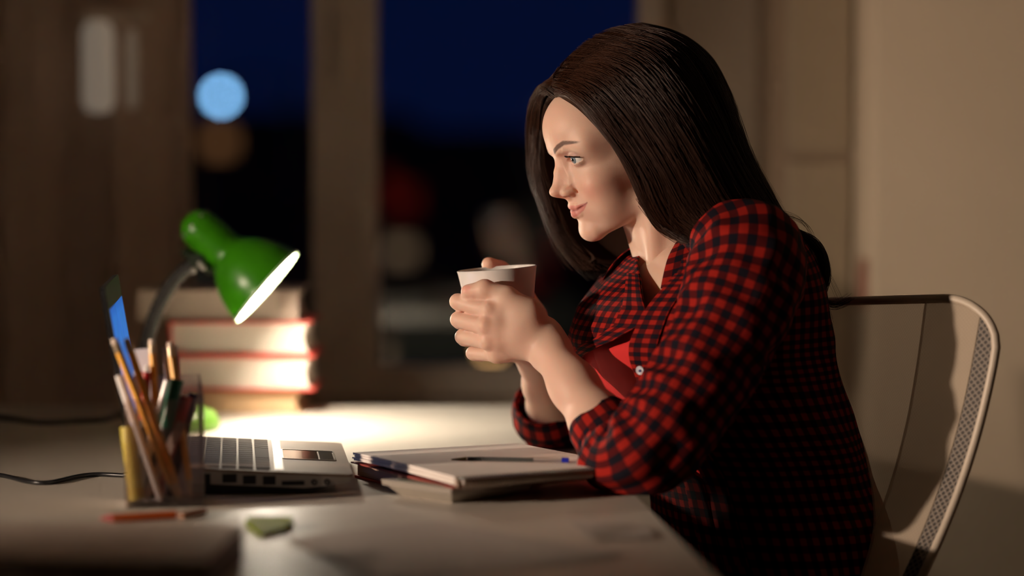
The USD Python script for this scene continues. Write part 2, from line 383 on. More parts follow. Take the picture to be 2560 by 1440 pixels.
building(bx_(930, 26), bx_(1300, 26), 26, 36, P(0, 395, 26)[2], 'dark building beyond the wide window, red and beige lit panes added for glass reflections', [(1005, 500, .34, .3, win['red']), (965, 455, .2, .2, win['red']), (1000, 628, .3, .18, win['beige']), (955, 890, .14, .3, win['beige']), (1090, 830, 1.1, .8, win['dull'])])  # red panes and upper beige one added to imitate reflections in the glass
building(bx_(1290, 40), bx_(1760, 40), 40, 52, P(0, 405, 40)[2], 'far dark building right of the one with red panes', [(1340, 580, .5, .7, win['dull']), (1400, 800, .5, .6, win['dull'])])
def street_lamp(px, py, d, c, s, r, label):
    p = P(px, py, d); t = thing('street_lamp', label, 'street lamp', (p[0] + .9, d, -9)); h = p[2] + 9
    pm = UsdShade.Material.Get(stage, '/World/Looks/lamp_pole') if stage.GetPrimAtPath('/World/Looks/lamp_pole') else mat('lamp_pole', (.03, .03, .03), .6)
    obj('pole', lathe([(.09, 0), (.06, .6), (.045, h + .2), (0, h + .22)], 12), pm, t)
    obj('arm', tube([(0, 0, h), (-.25, 0, h + .22), (-.6, 0, h + .25), (-.9, 0, h + .12)], .03, 8), pm, t)
    obj('lamp_head', lathe([(0, .16), (.16, .13), (.2, .06), (.18, .06), (0, .08)], 20, (-.9, 0, h)), pm, t)
    obj('bulb', trimesh.creation.icosphere(2, r).apply_translation((-.9, 0, h)), glow('bulb_%d' % px, c, s), t, smooth=True, label='glowing bulb')
street_lamp(553, 240, 30, (.26, .58, 1.0), 13, .075, 'bright blue-white street lamp beyond the left window')
street_lamp(1228, 872, 24, (1.0, .52, .18), 4, .06, 'orange street lamp added for a glass reflection low beyond the wide window, below the mug')  # added outdoor light that imitates an orange reflection in the pane
# ------------------------------------------------------------------ desk
def quad_prism(c, z0, z1, r=.0):
    return extrude(Polygon([tuple(p[:2]) for p in c]).buffer(-r).buffer(r, 6), z1 - z0).apply_translation((0, 0, z0))
e1, e2 = T(1600, 1250), T(1790, 1440); ed = nrm(e1 - e2); far = e1 + ed * ((T(1000, 1013)[1] - e1[1]) / ed[1]); near = e2 - ed * ((e2[1] - 1.05) / ed[1])
desk = thing('desk', 'long white-topped desk with rounded edges under everything else', 'desk')
outline = [far[:2], near[:2], (-1.25, 1.05), (-1.25, far[1])]
topm = noisy('desk_laminate', (.66, .60, .52), (.69, .63, .55), 8, .42, bump=.05, bscale=300)
body_ = extrude(Polygon(outline).buffer(-.012).buffer(.012, 8), .028).apply_translation((0, 0, TABLE - .028))
obj('desktop', body_, topm, desk, smooth=30)
legm = mat('desk_leg', (.45, .43, .4), .4, .6)
for (x, y) in ((-1.15, 1.2), (-1.15, far[1] - .15), (near[0] - .16, 1.2), (far[0] - .12, far[1] - .15)):
    obj('leg', rbox(.05, .05, TABLE - .03, .004, (x, y, (TABLE - .03) / 2)), legm, desk)
obj('rail', cat(bx(-1.15, far[0] - .12, far[1] - .16, far[1] - .14, .64, .72), bx(-1.16, -1.14, 1.2, far[1] - .15, .64, .72)), legm, desk, smooth=False)

# ------------------------------------------------------------------ green desk lamp
LD = 3.39
lamp = thing('desk_lamp', 'green gooseneck desk lamp switched on, bent over the desk in front of the books', 'lamp')
k = LD / FPX                                                    # metres per pixel at the lamp
C = P(666, 717, LD); axis = nrm(V(-.755, 0, .656) + V(0, .035, 0))    # from the rim up to the cap
green = mat('lamp_green', (.035, .22, .003), .3, spec=.35)
white_in = mat('lamp_inside', (.80, .84, .78), .5)
prof = [(116, 0), (113.5, 8), (109, 30), (103, 50), (87, 84), (73, 104), (61, 118), (53, 130), (50, 150), (51, 165), (50.5, 216), (47, 234), (39, 249), (26, 260), (12, 266), (0, 267)]
from scipy.interpolate import PchipInterpolator as _PC
pr = np.array(prof, float) * k; tt = np.arange(len(pr)); pr = _PC(tt, pr)(np.linspace(0, len(pr) - 1, 60))
inner = [(max(r - .0022, .001), z) for r, z in pr if z < 205 * k]
shade = obj('shade', lathe(pr, 64, C, axis), green, lamp, smooth=40)
obj('shade_lining', lathe(inner + [(0, inner[-1][1])], 64, C, axis), white_in, shade, smooth=40)
obj('shade_rim', lathe([(116.5 * k, -.0018), (117.5 * k, .0), (116.5 * k, .002), (112.5 * k, .002), (112 * k, 0), (112.5 * k, -.0018)], 64, C, axis, closed=True), mat('lamp_rim', (.55, .75, .45), .35), shade, smooth=True)
ax_, ay_, az_ = frame_z(axis)
vents = [C + axis * 236 * k + (ax_ * math.cos(a) + ay_ * math.sin(a)) * 44 * k for a in np.arange(8) * math.pi / 4]
for p in vents: obj('vent_screw', trimesh.creation.icosphere(2, 4.5 * k).apply_translation(p), UsdShade.Material.Get(stage, '/World/Looks/desk_leg'), shade, smooth=True)
obj('socket', lathe([(0, 205 * k), (.022, 205 * k), (.022, 150 * k), (.014, 146 * k), (0, 146 * k)], 32, C, axis), mat('lamp_socket', (.75, .73, .68), .5), lamp)
BULB = C + axis * 54 * k
bulb_glow = glow('bulb_glow', (1.0, .87, .70), 520)
obj('bulb', lathe([(q * .82, w * .82) for q, w in [(0, -.031), (.012, -.029), (.022, -.021), (.028, -.008), (.029, .004), (.025, .018), (.016, .032), (.012, .042), (0, .043)]], 32, BULB, axis), bulb_glow, lamp, smooth=True, label='glowing light bulb')
joint = P(494, 652, LD)
obj('joint', cat(xf(trimesh.creation.cylinder(.011, .035, sections=24), joint + V(0, 0, 0), V(0, 0, 1), V(1, 0, 0), V(0, 1, 0)), xf(trimesh.creation.cylinder(.007, .05, sections=20), joint, *frame_z(P(520, 670, LD) - joint))), mat('lamp_joint', (.02, .03, .015), .35), lamp)
for q in ((484, 676), (500, 660), (508, 668)): obj('screw', trimesh.creation.icosphere(2, .0042).apply_translation(P(q[0], q[1], LD - .03)), UsdShade.Material.Get(stage, '/World/Looks/desk_leg'), lamp, smooth=True)
base_c = T(432, 1066); base_c[1] = LD - .0; base_c = V(P(432, 1060, LD)[0], LD, TABLE)
gn = spline([joint, P(455, 680, LD), P(405, 748, LD), P(376, 820, LD), P(362, 880, LD), P(362, 950, LD), P(388, 1010, LD), base_c + V(0, 0, .03)], 70)
obj('gooseneck', tube(gn, .0098 + .0009 * np.sin(np.arange(70) * 2.4), 18), mat('gooseneck_black', (.012, .011, .01), .6), lamp, smooth=True)
obj('base', lathe([(0, 0), (.064, 0), (.066, .004), (.065, .014), (.058, .025), (.036, .034), (.014, .038), (.012, .045), (0, .045)], 48, base_c), mat('lamp_base_green', (.16, .34, .05), .35), lamp, smooth=40, label='light green rounded base')
obj('switch', rbox(.012, .018, .008, .002, base_c + V(.03, -.035, .033)), mat('lamp_switch', (.02, .02, .02), .4), lamp)

# ------------------------------------------------------------------ stack of books
page = {}
def pages_mat(n, c1, c2):
    return usdkit.material(stage, f'/World/Looks/pages_{n}', {'g': ('texture_coordinate', {}), 'mp': ('mapping', dict(scale=(1.5, 1.5, 900))), 'n': ('noise_texture', dict(scale=1, detail=2)), 'r': ('rgb_ramp', dict(ramp=[(.3, c1), (.7, c2)])),
        'b': ('bump', dict(strength=.3, distance=.001)), 'p': ('principled_bsdf', dict(roughness=.85))}, [('g.object', 'mp.vector'), ('mp.vector', 'n.vector'), ('n.fac', 'r.fac'), ('r.color', 'p.base_color'), ('n.fac', 'b.height'), ('b.normal', 'p.normal')], surface='p.BSDF')
def book(px0, px1, py0, py1, d, cover, pg, label, depth=.17, proud=.006, rot=0.0, spine=False, paperback=False, ct=.004):
    """A lying book whose long page edge faces the camera between those pixels at distance d."""
    a, b = P(px0, py1, d), P(px1, py0, d); w, h = b[0] - a[0], b[2] - a[2]
    t = thing('book', label, 'book', (a[0] + w / 2, d, a[2]), rot)
    # the page block: right edge hollowed like a fore edge
    u = np.linspace(0, 1, 9); hx = [w / 2 - proud - .006 * math.sin(math.pi * q) for q in u]
    poly = Polygon([(-w / 2 + .003, ct), *[(x, ct + (h - 2 * ct) * q) for x, q in zip(hx, u)], (-w / 2 + .003, h - ct)])
    pb = extrude(poly, depth - 2 * proud); pb = xf(pb, V(0, depth - proud, 0), V(1, 0, 0), V(0, 0, 1), V(0, -1, 0))
    obj('pages', pb, pg, t, smooth=30)
    for z0 in (0, h - ct):
        obj('cover', rbox(w, depth, ct, .0012, (0, depth / 2, z0 + ct / 2)), cover, t)
    if not paperback: obj('spine', lathe([(h / 2, 0), (h / 2, depth)], 4) if False else rbox(.004, depth, h, .0015, (-w / 2, depth / 2, h / 2)), cover, t)
    return t
cream, ochre, grey = pages_mat('cream', (.78, .70, .60), (.86, .79, .69)), pages_mat('ochre', (.55, .36, .20), (.66, .45, .26)), pages_mat('grey', (.50, .41, .34), (.58, .48, .40))
redc = mat('red_cover', (.55, .05, .03), .45); tanc = mat('tan_cover', (.48, .34, .2), .55); browng = mat('taupe_cover', (.42, .32, .25), .5)
BD = 3.60
tb = P(0, 1035, BD)[2] - TABLE
def pyz(z): return 400 + (CAMZ - z) / BD * FPX
book(415, 757, 978, pyz(TABLE + .0005), BD, tanc, ochre, 'ochre-edged paperback book at the bottom of the stack behind the lamp', paperback=True, ct=.002)
book(436, 786, 889, 978, BD - .01, redc, cream, 'red hardcover book second from the bottom of the stack', proud=.008)
book(424, 778, 803, 889, BD - .01, redc, cream, 'red hardcover book directly under the top grey one', proud=.006)
tbk = book(345, 748, 724, 803, BD - .005, browng, grey, 'taupe book with greyish pages on top of the stack', proud=.004, ct=.003)
obj('bookmark_band', rbox(.03, .004, .040, .001, (P(722, 0, BD)[0] - P(546.5, 0, BD)[0], -.001, .0235)), mat('taupe_band', (.34, .25, .2), .6), tbk)

# ------------------------------------------------------------------ added key light on a pole, left of the desk and out of view
fl = thing('added_key_light', 'added key light on a slim pole with a deep tubular reflector left of the desk', 'lamp', (0, 0, 0))
LA_, LD_ = V(*LAMP_AT), nrm(V(*LAMP_TO) - V(*LAMP_AT))
lblack = mat('key_light_black', (.02, .02, .02), .6)
obj('base', lathe([(0, 0), (.15, 0), (.15, .02), (.02, .035), (0, .035)], 40, (LA_[0], LA_[1], 0)), lblack, fl)
obj('pole', lathe([(0, .03), (.011, .03), (.011, LA_[2] - .09), (0, LA_[2] - .09)], 16, (LA_[0], LA_[1], 0)), lblack, fl)
obj('reflector', lathe([(0, -.07), (.085, -.07), (.092, -.06), (.098, .32), (.094, .32), (.088, -.055), (0, -.06)], 48, LA_, LD_), mat('reflector_grey', (.6, .57, .53), .6), fl)
obj('bulb', trimesh.creation.icosphere(3, .036).apply_translation(LA_), glow('key_bulb_glow', (1.0, .78, .60), LAMP_POWER), fl, smooth=True, label='glowing bulb')
# ------------------------------------------------------------------ the woman: head
HK = .0091                                   # metres per head unit
_ph, _th = math.radians(20), math.radians(20)
_F0 = V(-math.cos(_ph), -math.sin(_ph), 0)
HF, HU = _F0 * math.cos(_th) - V(0, 0, 1) * math.sin(_th), V(0, 0, 1) * math.cos(_th) + _F0 * math.sin(_th)
HL = np.cross(HU, HF)
HR = np.stack([HF, HL, HU], 1)               # head (forward, left, up) -> world
HO = P(1391, 404, 2.95) - HR @ (HK * V(8.95, 0, 2.9))
def H2W(p): return HO + HK * (np.asarray(p, float) @ HR.T)
def W2H(p): return (np.asarray(p, float) - HO) @ HR / HK
EYE = V(6.75, 3.05, 2.85)

def build_head(h=.115):
    f = Field((-11, -9, -19), (13, 9, 13.5), h)
    f.ell((-.6, 0, 4.6), (9.0, 7.0, 7.3))
    f.ell((2.9, 0, 6.0), (6.35, 5.9, 5.6), 1.2)                 # forehead
    f.ell((2.6, 0, -1.0), (5.9, 5.7, 7.2), 1.5)                 # face
    for s in (-1, 1):
        f.cone((6.9, 1.1 * s, -7.3), (1.2, 4.5 * s, -5.6), 1.4, 1.7, 1.6)   # jaw
        f.ell((5.35, 3.45 * s, -1.5), (2.55, 2.2, 2.4), 1.4)    # cheek
        f.cone((8.25, 1.2 * s, 4.1), (6.2, 4.9 * s, 4.4), .6, .55, 1.5)       # brow
    for s in (-1, 1): f.ell((4.6, 3.5 * s, -4.3), (2.7, 2.0, 2.4), 1.5)
    for s in (-1, 1): f.ell((4.7, 4.3 * s, 4.3), (2.5, 1.7, 2.4), 1.3)
    f.ell((5.9, 0, -4.1), (3.0, 3.2, 2.7), 1.3)                 # mouth region
    f.ell((7.2, 0, -7.45), (1.7, 1.75, 1.5), 1.0)               # chin
    for s in (-1, 1):                                           # eye sockets
        f.ell((8.85, 3.1 * s, 2.75), (1.5, 1.8, 1.2), .9, -1)
        f.ell((8.75, 1.6 * s, 2.4), (.6, .45, .9), 1.0, -1)
    # nose
    f.cone((8.3, 0, 3.0), (9.1, 0, 1.4), .62, .6, .8)
    f.cone((9.1, 0, 1.4), (10.2, 0, -.7), .6, .72, .5)
    for s in (-1, 1):
        f.cone((8.0, .55 * s, 2.2), (8.6, 1.0 * s, -1.0), .5, .8, 1.1)
    f.cone((8.6, 0, 1.2), (9.2, 0, -1.0), .7, 1.1, .6)
    f.ell((10.4, 0, -.82), (.9, .8, .7), .5)
    for s in (-1, 1):
        f.ell((9.1, 1.2 * s, -1.3), (1.1, .78, .82), .35)
    f.cone((10.15, 0, -1.3), (8.9, 0, -1.9), .38, .5, .4)
    for s in (-1, 1):
        f.ell((9.68, 1.2 * s, -2.0), (.62, .62, .36), .1, -1)
        f.chain([(9.75, 1.75 * s, -.75), (8.6, 2.05 * s, -.7), (8.1, 2.0 * s, -1.7)], [.08, .14, .12], .3, -1)
    # philtrum and lips
    f.cone((8.65, 0, -2.5), (8.65, 0, -3.4), .5, .5, .6)
    for s in (-1, 1):
        f.chain([(8.88, .35 * s, -3.48), (8.52, 1.35 * s, -3.6), (6.75, 3.25 * s, -3.28)], [.42, .34, .1], .35)
        f.chain([(8.75, 0, -4.65), (8.35, 1.15 * s, -4.5), (6.75, 3.2 * s, -3.42)], [.55, .47, .1], .35)
    for s in (-1, 1):
        f.chain([(9.45, 0, -4.08), (9.02, 1.2 * s, -4.04), (7.4, 2.95 * s, -3.42), (7.05, 3.2 * s, -3.3)], [.12, .12, .09, .03], .16, -1)
    # lids over the eyes, with the opening cut out
    for s in (-1, 1):
        c = EYE * V(1, s, 1)
        f.ell(c, (1.38, 1.5, 1.38), .3)
        f.ell(c + V(1.0, .05 * s, -.14), (1.5, 1.75, .52), .05, -1)
        f.chain([c + V(1.3, -1.2 * s, .66), c + V(1.46, 0, .95), c + V(.8, 1.45 * s, .6)], [.06, .09, .06], .12, -1)
    # ears (under the hair)
    for s in (-1, 1): f.ell((-.3, 7.0 * s, .3), (1.5, .6, 2.8), .5)
    # neck, down to the collar bones
    nb = W2H(P(1738, 720, 2.97))
    f.chain([(-2.9, 0, -1.5), tuple(.55 * V(-2.9, 0, -1.5) + .45 * nb), tuple(nb)], [5.3, 5.1, 5.8], 1.5)
    sn = W2H(P(1632, 748, 2.95))
    for s in (-1, 1):
        f.cone((-1.6, 5.6 * s, -1.6), sn + V(0, .9 * s, 0), 1.3, .9, 1.4)
    return f.mesh()
def face_tint(vh):
    """Skin colour of points given in head units: lips, brows, a little blush."""
    base = np.tile(V(.66, .43, .335), (len(vh), 1)); F, L, U = vh.T; A = np.abs(L)
    def mix(w, c):
        nonlocal base; w = np.clip(w, 0, 1)[:, None]; base = base * (1 - w) + np.array(c) * w
    mix(.5 * np.exp(-(((A - 4.2) / 1.9) ** 2 + ((U + 1.8) / 1.5) ** 2)) * (F > 3), (.62, .26, .2))
    mix(.35 * np.exp(-((A / 1.2) ** 2 + ((U + 1.2) / .9) ** 2)) * (F > 9), (.62, .3, .22))
    mid = np.interp(A, [0, 1.2, 3.25], [-4.08, -4.04, -3.3])
    up = np.interp(A, [0, .4, 1.3, 3.25], [-3.28, -3.16, -3.33, -3.26]); lo = np.interp(A, [0, 1.1, 2.2, 3.25], [-5.08, -4.93, -4.35, -3.4])
    w = np.clip((up - U) / .12, 0, 1) * np.clip((U - lo) / .15, 0, 1) * (A < 3.25) * (F > 6.3)
    mix(w * .85, (.50, .17, .15))
    mix(np.exp(-((U - mid) / .09) ** 2) * (A < 3.3) * (F > 6.3) * .8, (.2, .05, .05))
    e = np.hypot(A - 3.1, (U - 2.75) * 1.6)
    mix(.35 * np.exp(-((e - 1.6) / .45) ** 2) * (F > 6), (.48, .26, .22))
    mix(.55 * np.exp(-((A - 3.2) / 1.5) ** 4 - ((U - 3.45) / .28) ** 2) * (F > 6), (.42, .22, .2))
    bl = np.interp(A, [.9, 2.1, 3.2, 5.5], [4.25, 4.95, 5.3, 4.95]); bw = np.interp(A, [.7, 1.1, 3.0, 5.3, 5.9], [.1, .34, .32, .12, .04])
    mix(np.clip((bw - np.abs(U - bl)) / .12 + .5, 0, 1) * np.clip((A - .8) / .3, 0, 1) * np.clip((5.7 - A) / .6, 0, 1) * (F > 4) * .88, (.07, .035, .025))
    return base
def build_eyes(parent):
    """Eyeballs, irises, pupils and lashes; the gaze goes to the laptop."""
    white, iris_m, pup = mat('eye_white', (.78, .76, .74), .12), noisy('eye_iris', (.10, .14, .17), (.22, .27, .3), 700, .1), mat('eye_pupil', (.004, .004, .004), .05)
    lash = mat('lash', (.012, .008, .006), .6)
    target = V(-.46, 2.85, .88)
    rng = np.random.default_rng(5)
    for s in (1, -1):
        c = H2W(EYE * V(1, s, 1)); r = 1.2 * HK
        g = nrm(nrm(target - c) + .15 * HF + .42 * s * HL)
        e = trimesh.creation.icosphere(4, r); e.apply_translation(c)
        eye = obj('eyeball', e, white, parent, smooth=True)
        cap = lambda ang, rr: lathe([(rr * math.sin(a), rr * math.cos(a)) for a in np.linspace(ang, 1e-4, 8)], 32, c, g)
        obj('iris', cap(.50, r * 1.012), iris_m, eye, smooth=True)
        obj('pupil', cap(.2, r * 1.018), pup, eye, smooth=True)
        S, W = [], []
        for k in range(46 if s > 0 else 0):
            t = -.42 + 1.47 * k / 45
            b = EYE * V(1, s, 1) + V(1.28 - .62 * max(t, 0) ** 2 - .1 * t * t, 1.45 * t * s, .42 - .3 * t * t)
            d = nrm(V(1, .55 * t * s + rng.normal(0, .08), .25 + rng.normal(0, .06))); L = .55 + .5 * max(t, 0)
            S.append(H2W([b, b + d * L * .5 + V(0, 0, -.02), b + d * L + V(0, 0, .16)])); W.append(np.array([.13, .1, .02]) * HK)
            S.append(H2W([b + V(-.03, -.04, .02), b + V(.04, .02 * s, .03), b + V(.05, .05 * s, .05)])); W.append(np.array([.16, .15, .09]) * HK * (.5 if t < -.2 else 1))
        if S: curves('eyelashes', S, W, lash, eye)
# ------------------------------------------------------------------ the woman: hair
hair_fib = usdkit.material(stage, '/World/Looks/hair_strands', {'o': ('hair_info', {}), 'n': ('white_noise_texture', dict(dimensions='1D')), 'r': ('rgb_ramp', dict(ramp=[(0, (.014, .0045, .002)), (.6, (.032, .0105, .0042)), (1, (.065, .023, .009))])), 'p': ('principled_bsdf', dict(roughness=.42, specular_ior_level=.3))}, [('o.index', 'n.w'), ('n.value', 'r.fac'), ('r.color', 'p.base_color')], surface='p.BSDF')
NEAR = [
 [(1390,226,2.94),(1448,262,2.905),(1508,328,2.888),(1562,404,2.884),(1602,490,2.886),(1640,552,2.897),(1700,590,2.902)],
 [(1394,204,2.95),(1478,236,2.895),(1566,338,2.876),(1630,440,2.870),(1672,524,2.874),(1740,580,2.868),(1818,606,2.848)],
 [(1418,165,2.965),(1530,196,2.90),(1640,320,2.868),(1712,440,2.864),(1772,530,2.862),(1850,588,2.846),(1925,640,2.846)],
 [(1458,120,2.975),(1590,158,2.91),(1700,280,2.876),(1780,420,2.872),(1850,525,2.872),(1930,596,2.872),(1990,672,2.885)],
 [(1520,84,2.98),(1650,128,2.93),(1755,268,2.90),(1825,400,2.90),(1890,500,2.905),(1950,586,2.915),(1992,690,2.93)],
 [(1585,70,2.985),(1690,106,2.955),(1782,228,2.935),(1836,362,2.935),(1900,474,2.94),(1958,580,2.95),(1998,690,2.96)],
 [(1600,68,3.0),(1698,102,2.995),(1790,222,2.985),(1846,368,2.985),(1908,480,2.985),(1966,584,2.99),(2004,700,2.99)]]
FAR = [
 [(1386,224,2.965),(1352,246,3.0),(1339,330,3.035),(1342,420,3.045),(1366,500,3.045),(1412,592,3.04),(1476,662,3.035)],
 [(1392,204,2.97),(1362,226,3.01),(1358,330,3.05),(1374,450,3.06),(1408,556,3.06),(1458,636,3.05),(1520,676,3.04)],
 [(1400,180,2.975),(1396,218,3.02),(1420,350,3.07),(1440,480,3.075),(1480,580,3.07),(1530,650,3.06),(1585,682,3.05)],
 [(1450,128,2.98),(1500,168,3.04),(1540,300,3.085),(1560,450,3.09),(1600,570,3.08),(1650,650,3.06),(1700,690,3.05)],
 [(1520,86,2.985),(1620,130,3.05),(1700,270,3.08),(1760,420,3.08),(1820,530,3.075),(1880,610,3.065),(1950,680,3.05)],
 [(1585,70,2.99),(1690,106,3.02),(1775,230,3.04),(1830,365,3.04),(1894,476,3.035),(1956,582,3.03),(1998,696,3.02)],
 [(1600,68,3.0),(1698,102,2.995),(1790,222,2.985),(1846,368,2.985),(1908,480,2.985),(1966,584,2.99),(2004,700,2.99)]]
def push_out(p, m=.35):
    """Keeps points off the skull (head units)."""
    v = W2H(p); c, r = V(-.4, 0, 4.7), V(9.1, 7.1, 7.5) + m
    k = np.sqrt((((v - c) / r) ** 2).sum(-1, keepdims=True)); k = np.where((v[..., 2:3] > -1.5) & (k < 1), k, 1)
    return H2W(c + (v - c) / np.maximum(k, .2))
def hair_surface(guides, n=48):
    from scipy.interpolate import CubicSpline
    G = np.array([spline([P(*q) for q in g], n) for g in guides])
    return CubicSpline(np.arange(len(G)), G, axis=0), len(G) - 1
def build_hair(parent):
    rng = np.random.default_rng(11)
    allS, allW, first = [], [], None
    for guides, cnt, amax in ((NEAR, 15000, 6), (FAR, 8000, 6)):
        cs, top = hair_surface(guides)
        A = cs(np.linspace(0, top, 70)); A = push_out(A.reshape(-1, 3), .15).reshape(A.shape)
        cen = H2W(V(-1, 0, 3)); nrmv = A - cen; nrmv /= np.linalg.norm(nrmv, axis=-1, keepdims=True)
        lo = A - nrmv * .007
        sh = obj('hair' if first is None else 'hair_back', sheet(lo.transpose(1, 0, 2), .006), hair_m, parent if first is None else first, smooth=True, label='long dark brown hair' if first is None else None)
        first = first or sh
        # strands, gathered into locks
        nl = cnt // 60
        for q in range(nl):
            a0 = rng.uniform(0, top) if q > 30 else rng.uniform(0, .7); d0 = rng.uniform(-.003, .010); ph = rng.uniform(0, 6.28); am = rng.uniform(.0, .22)
            end0 = rng.uniform(.82, 1.0)
            for _ in range(60):
                n = 26; t = np.linspace(0, min(1, end0 + rng.uniform(-.06, .06)), n)
                a = a0 + rng.normal(0, 1) * (.10 * (1 - .6 * t) + .45 * (1 - t) ** 5) + am * np.sin(ph + t * 5) * t * .5
                a = np.clip(a, 0, top)
                idx = t * 47; i0 = np.clip(idx.astype(int), 0, 46); fr = (idx - i0)[:, None]
                G = cs(a); k = np.arange(n); p = G[k, i0] * (1 - fr) + G[k, i0 + 1] * fr
                out = p - cen; out /= np.linalg.norm(out, axis=1, keepdims=True)
                off = d0 + rng.uniform(-.003, .005)
                p = p + out * ((off + .0022 * np.sin(t * 13 + ph * 2) * t) * np.minimum(t * 4, 1))[:, None] + rng.normal(0, .0025, 3) * t[:, None] ** 2 + np.sin(t * 9 + ph)[:, None] * rng.normal(0, .0007, 3)
                rd = p[0] - p[1]; rd /= np.linalg.norm(rd) + 1e-9; k4 = np.clip(1 - np.arange(n) / 3, 0, 1)[:, None]
                p = p + rd * k4 ** 2 * rng.uniform(-.001, .003) - V(0, 0, 1) * k4 ** 2 * rng.uniform(.003, .008)
                allS.append(p); allW.append(np.linspace(.00062, .00028, n) * np.clip(.25 + np.arange(n) / 3, 0, 1))
        for _ in range(1500):                                   # hairs combed back along the parting
            n = 22; u = np.linspace(0, 1, n); a = np.clip(rng.uniform(-.4, top - .6) + rng.uniform(1.2, 2.6) * u, .02, top)
            idx = np.clip((rng.uniform(0, .05) + rng.uniform(0, .10) * u ** 2) * 47, 0, 46); i0 = idx.astype(int); fr = (idx - i0)[:, None]
            G = cs(a); k = np.arange(n); p = G[k, i0] * (1 - fr) + G[k, i0 + 1] * fr
            out = p - cen; out /= np.linalg.norm(out, axis=1, keepdims=True)
            allS.append(p + out * (rng.uniform(-.003, .0045) + .001 * np.sin(u * 9 + rng.uniform(0, 6)))[:, None]); allW.append(np.linspace(.0006, .0003, n))
        for _ in range(170):                                    # single hairs that stand off
            n = 26; t = np.linspace(0, rng.uniform(.5, 1), n); a = np.clip(rng.uniform(0, top) + rng.normal(0, .5) * t, 0, top)
            idx = t * 47; i0 = np.clip(idx.astype(int), 0, 46); fr = (idx - i0)[:, None]; G = cs(a); k = np.arange(n); p = G[k, i0] * (1 - fr) + G[k, i0 + 1] * fr
            out = p - cen; out /= np.linalg.norm(out, axis=1, keepdims=True)
            allS.append(p + out * (.006 + .010 * rng.random() * np.sin(t * rng.uniform(2, 5)) ** 2)[:, None] + rng.normal(0, .006, 3) * t[:, None] ** 2); allW.append(np.linspace(.0004, .0002, n))
    # the loose locks behind the shoulder and by the face
    def lock(path, cnt, spread, w=.0006):
        for _ in range(cnt):
            c = spline([P(*q) for q in path], 24); o = rng.normal(0, spread, 3); o2 = rng.normal(0, spread, 3); t = np.linspace(0, 1, 24)[:, None]
            allS.append(c + o * (1 - t) + o2 * t); allW.append(np.linspace(w, w * .4, 24))
    lock([(1940,560,2.94),(1990,588,2.925),(2030,606,2.91),(2056,644,2.905),(2062,692,2.91),(2046,740,2.925),(2030,775,2.94)], 520, .0036)
    lock([(1960,540,2.95),(2005,556,2.93),(2030,590,2.92),(2034,622,2.92)], 10, .0025, .0004)
    lock([(2030,640,2.93),(2050,740,2.92),(2085,762,2.91),(2124,748,2.90)], 46, .0028, .0005)
    lock([(2030,650,2.93),(2056,770,2.925),(2066,800,2.92)], 60, .004, .0005)
    lock([(2040,640,2.93),(2068,690,2.91),(2098,760,2.90)], 6, .003, .0004)
    lock([(1606,500,2.885),(1650,560,2.88),(1700,596,2.87),(1716,604,2.865)], 60, .003, .0005)
    lock([(1660,430,2.868),(1672,510,2.866),(1684,560,2.87),(1700,590,2.87)], 40, .003, .0005)
    lock([(1336,330,3.03),(1336,440,3.03),(1362,540,3.03),(1396,620,3.03),(1424,660,3.03)], 30, .004, .0004)
    lock([(1384,235,2.96),(1362,222,2.97),(1348,232,2.99),(1346,262,3.0)], 40, .003, .0005)
    curves('hair_strands', allS, allW, hair_fib, first)
# ------------------------------------------------------------------ the woman: arms, hands, body
F0, L0 = _F0, V(math.sin(_ph), -math.cos(_ph), 0)
CUP_D = 2.955
def pts(*a): return [P(*q) for q in a]

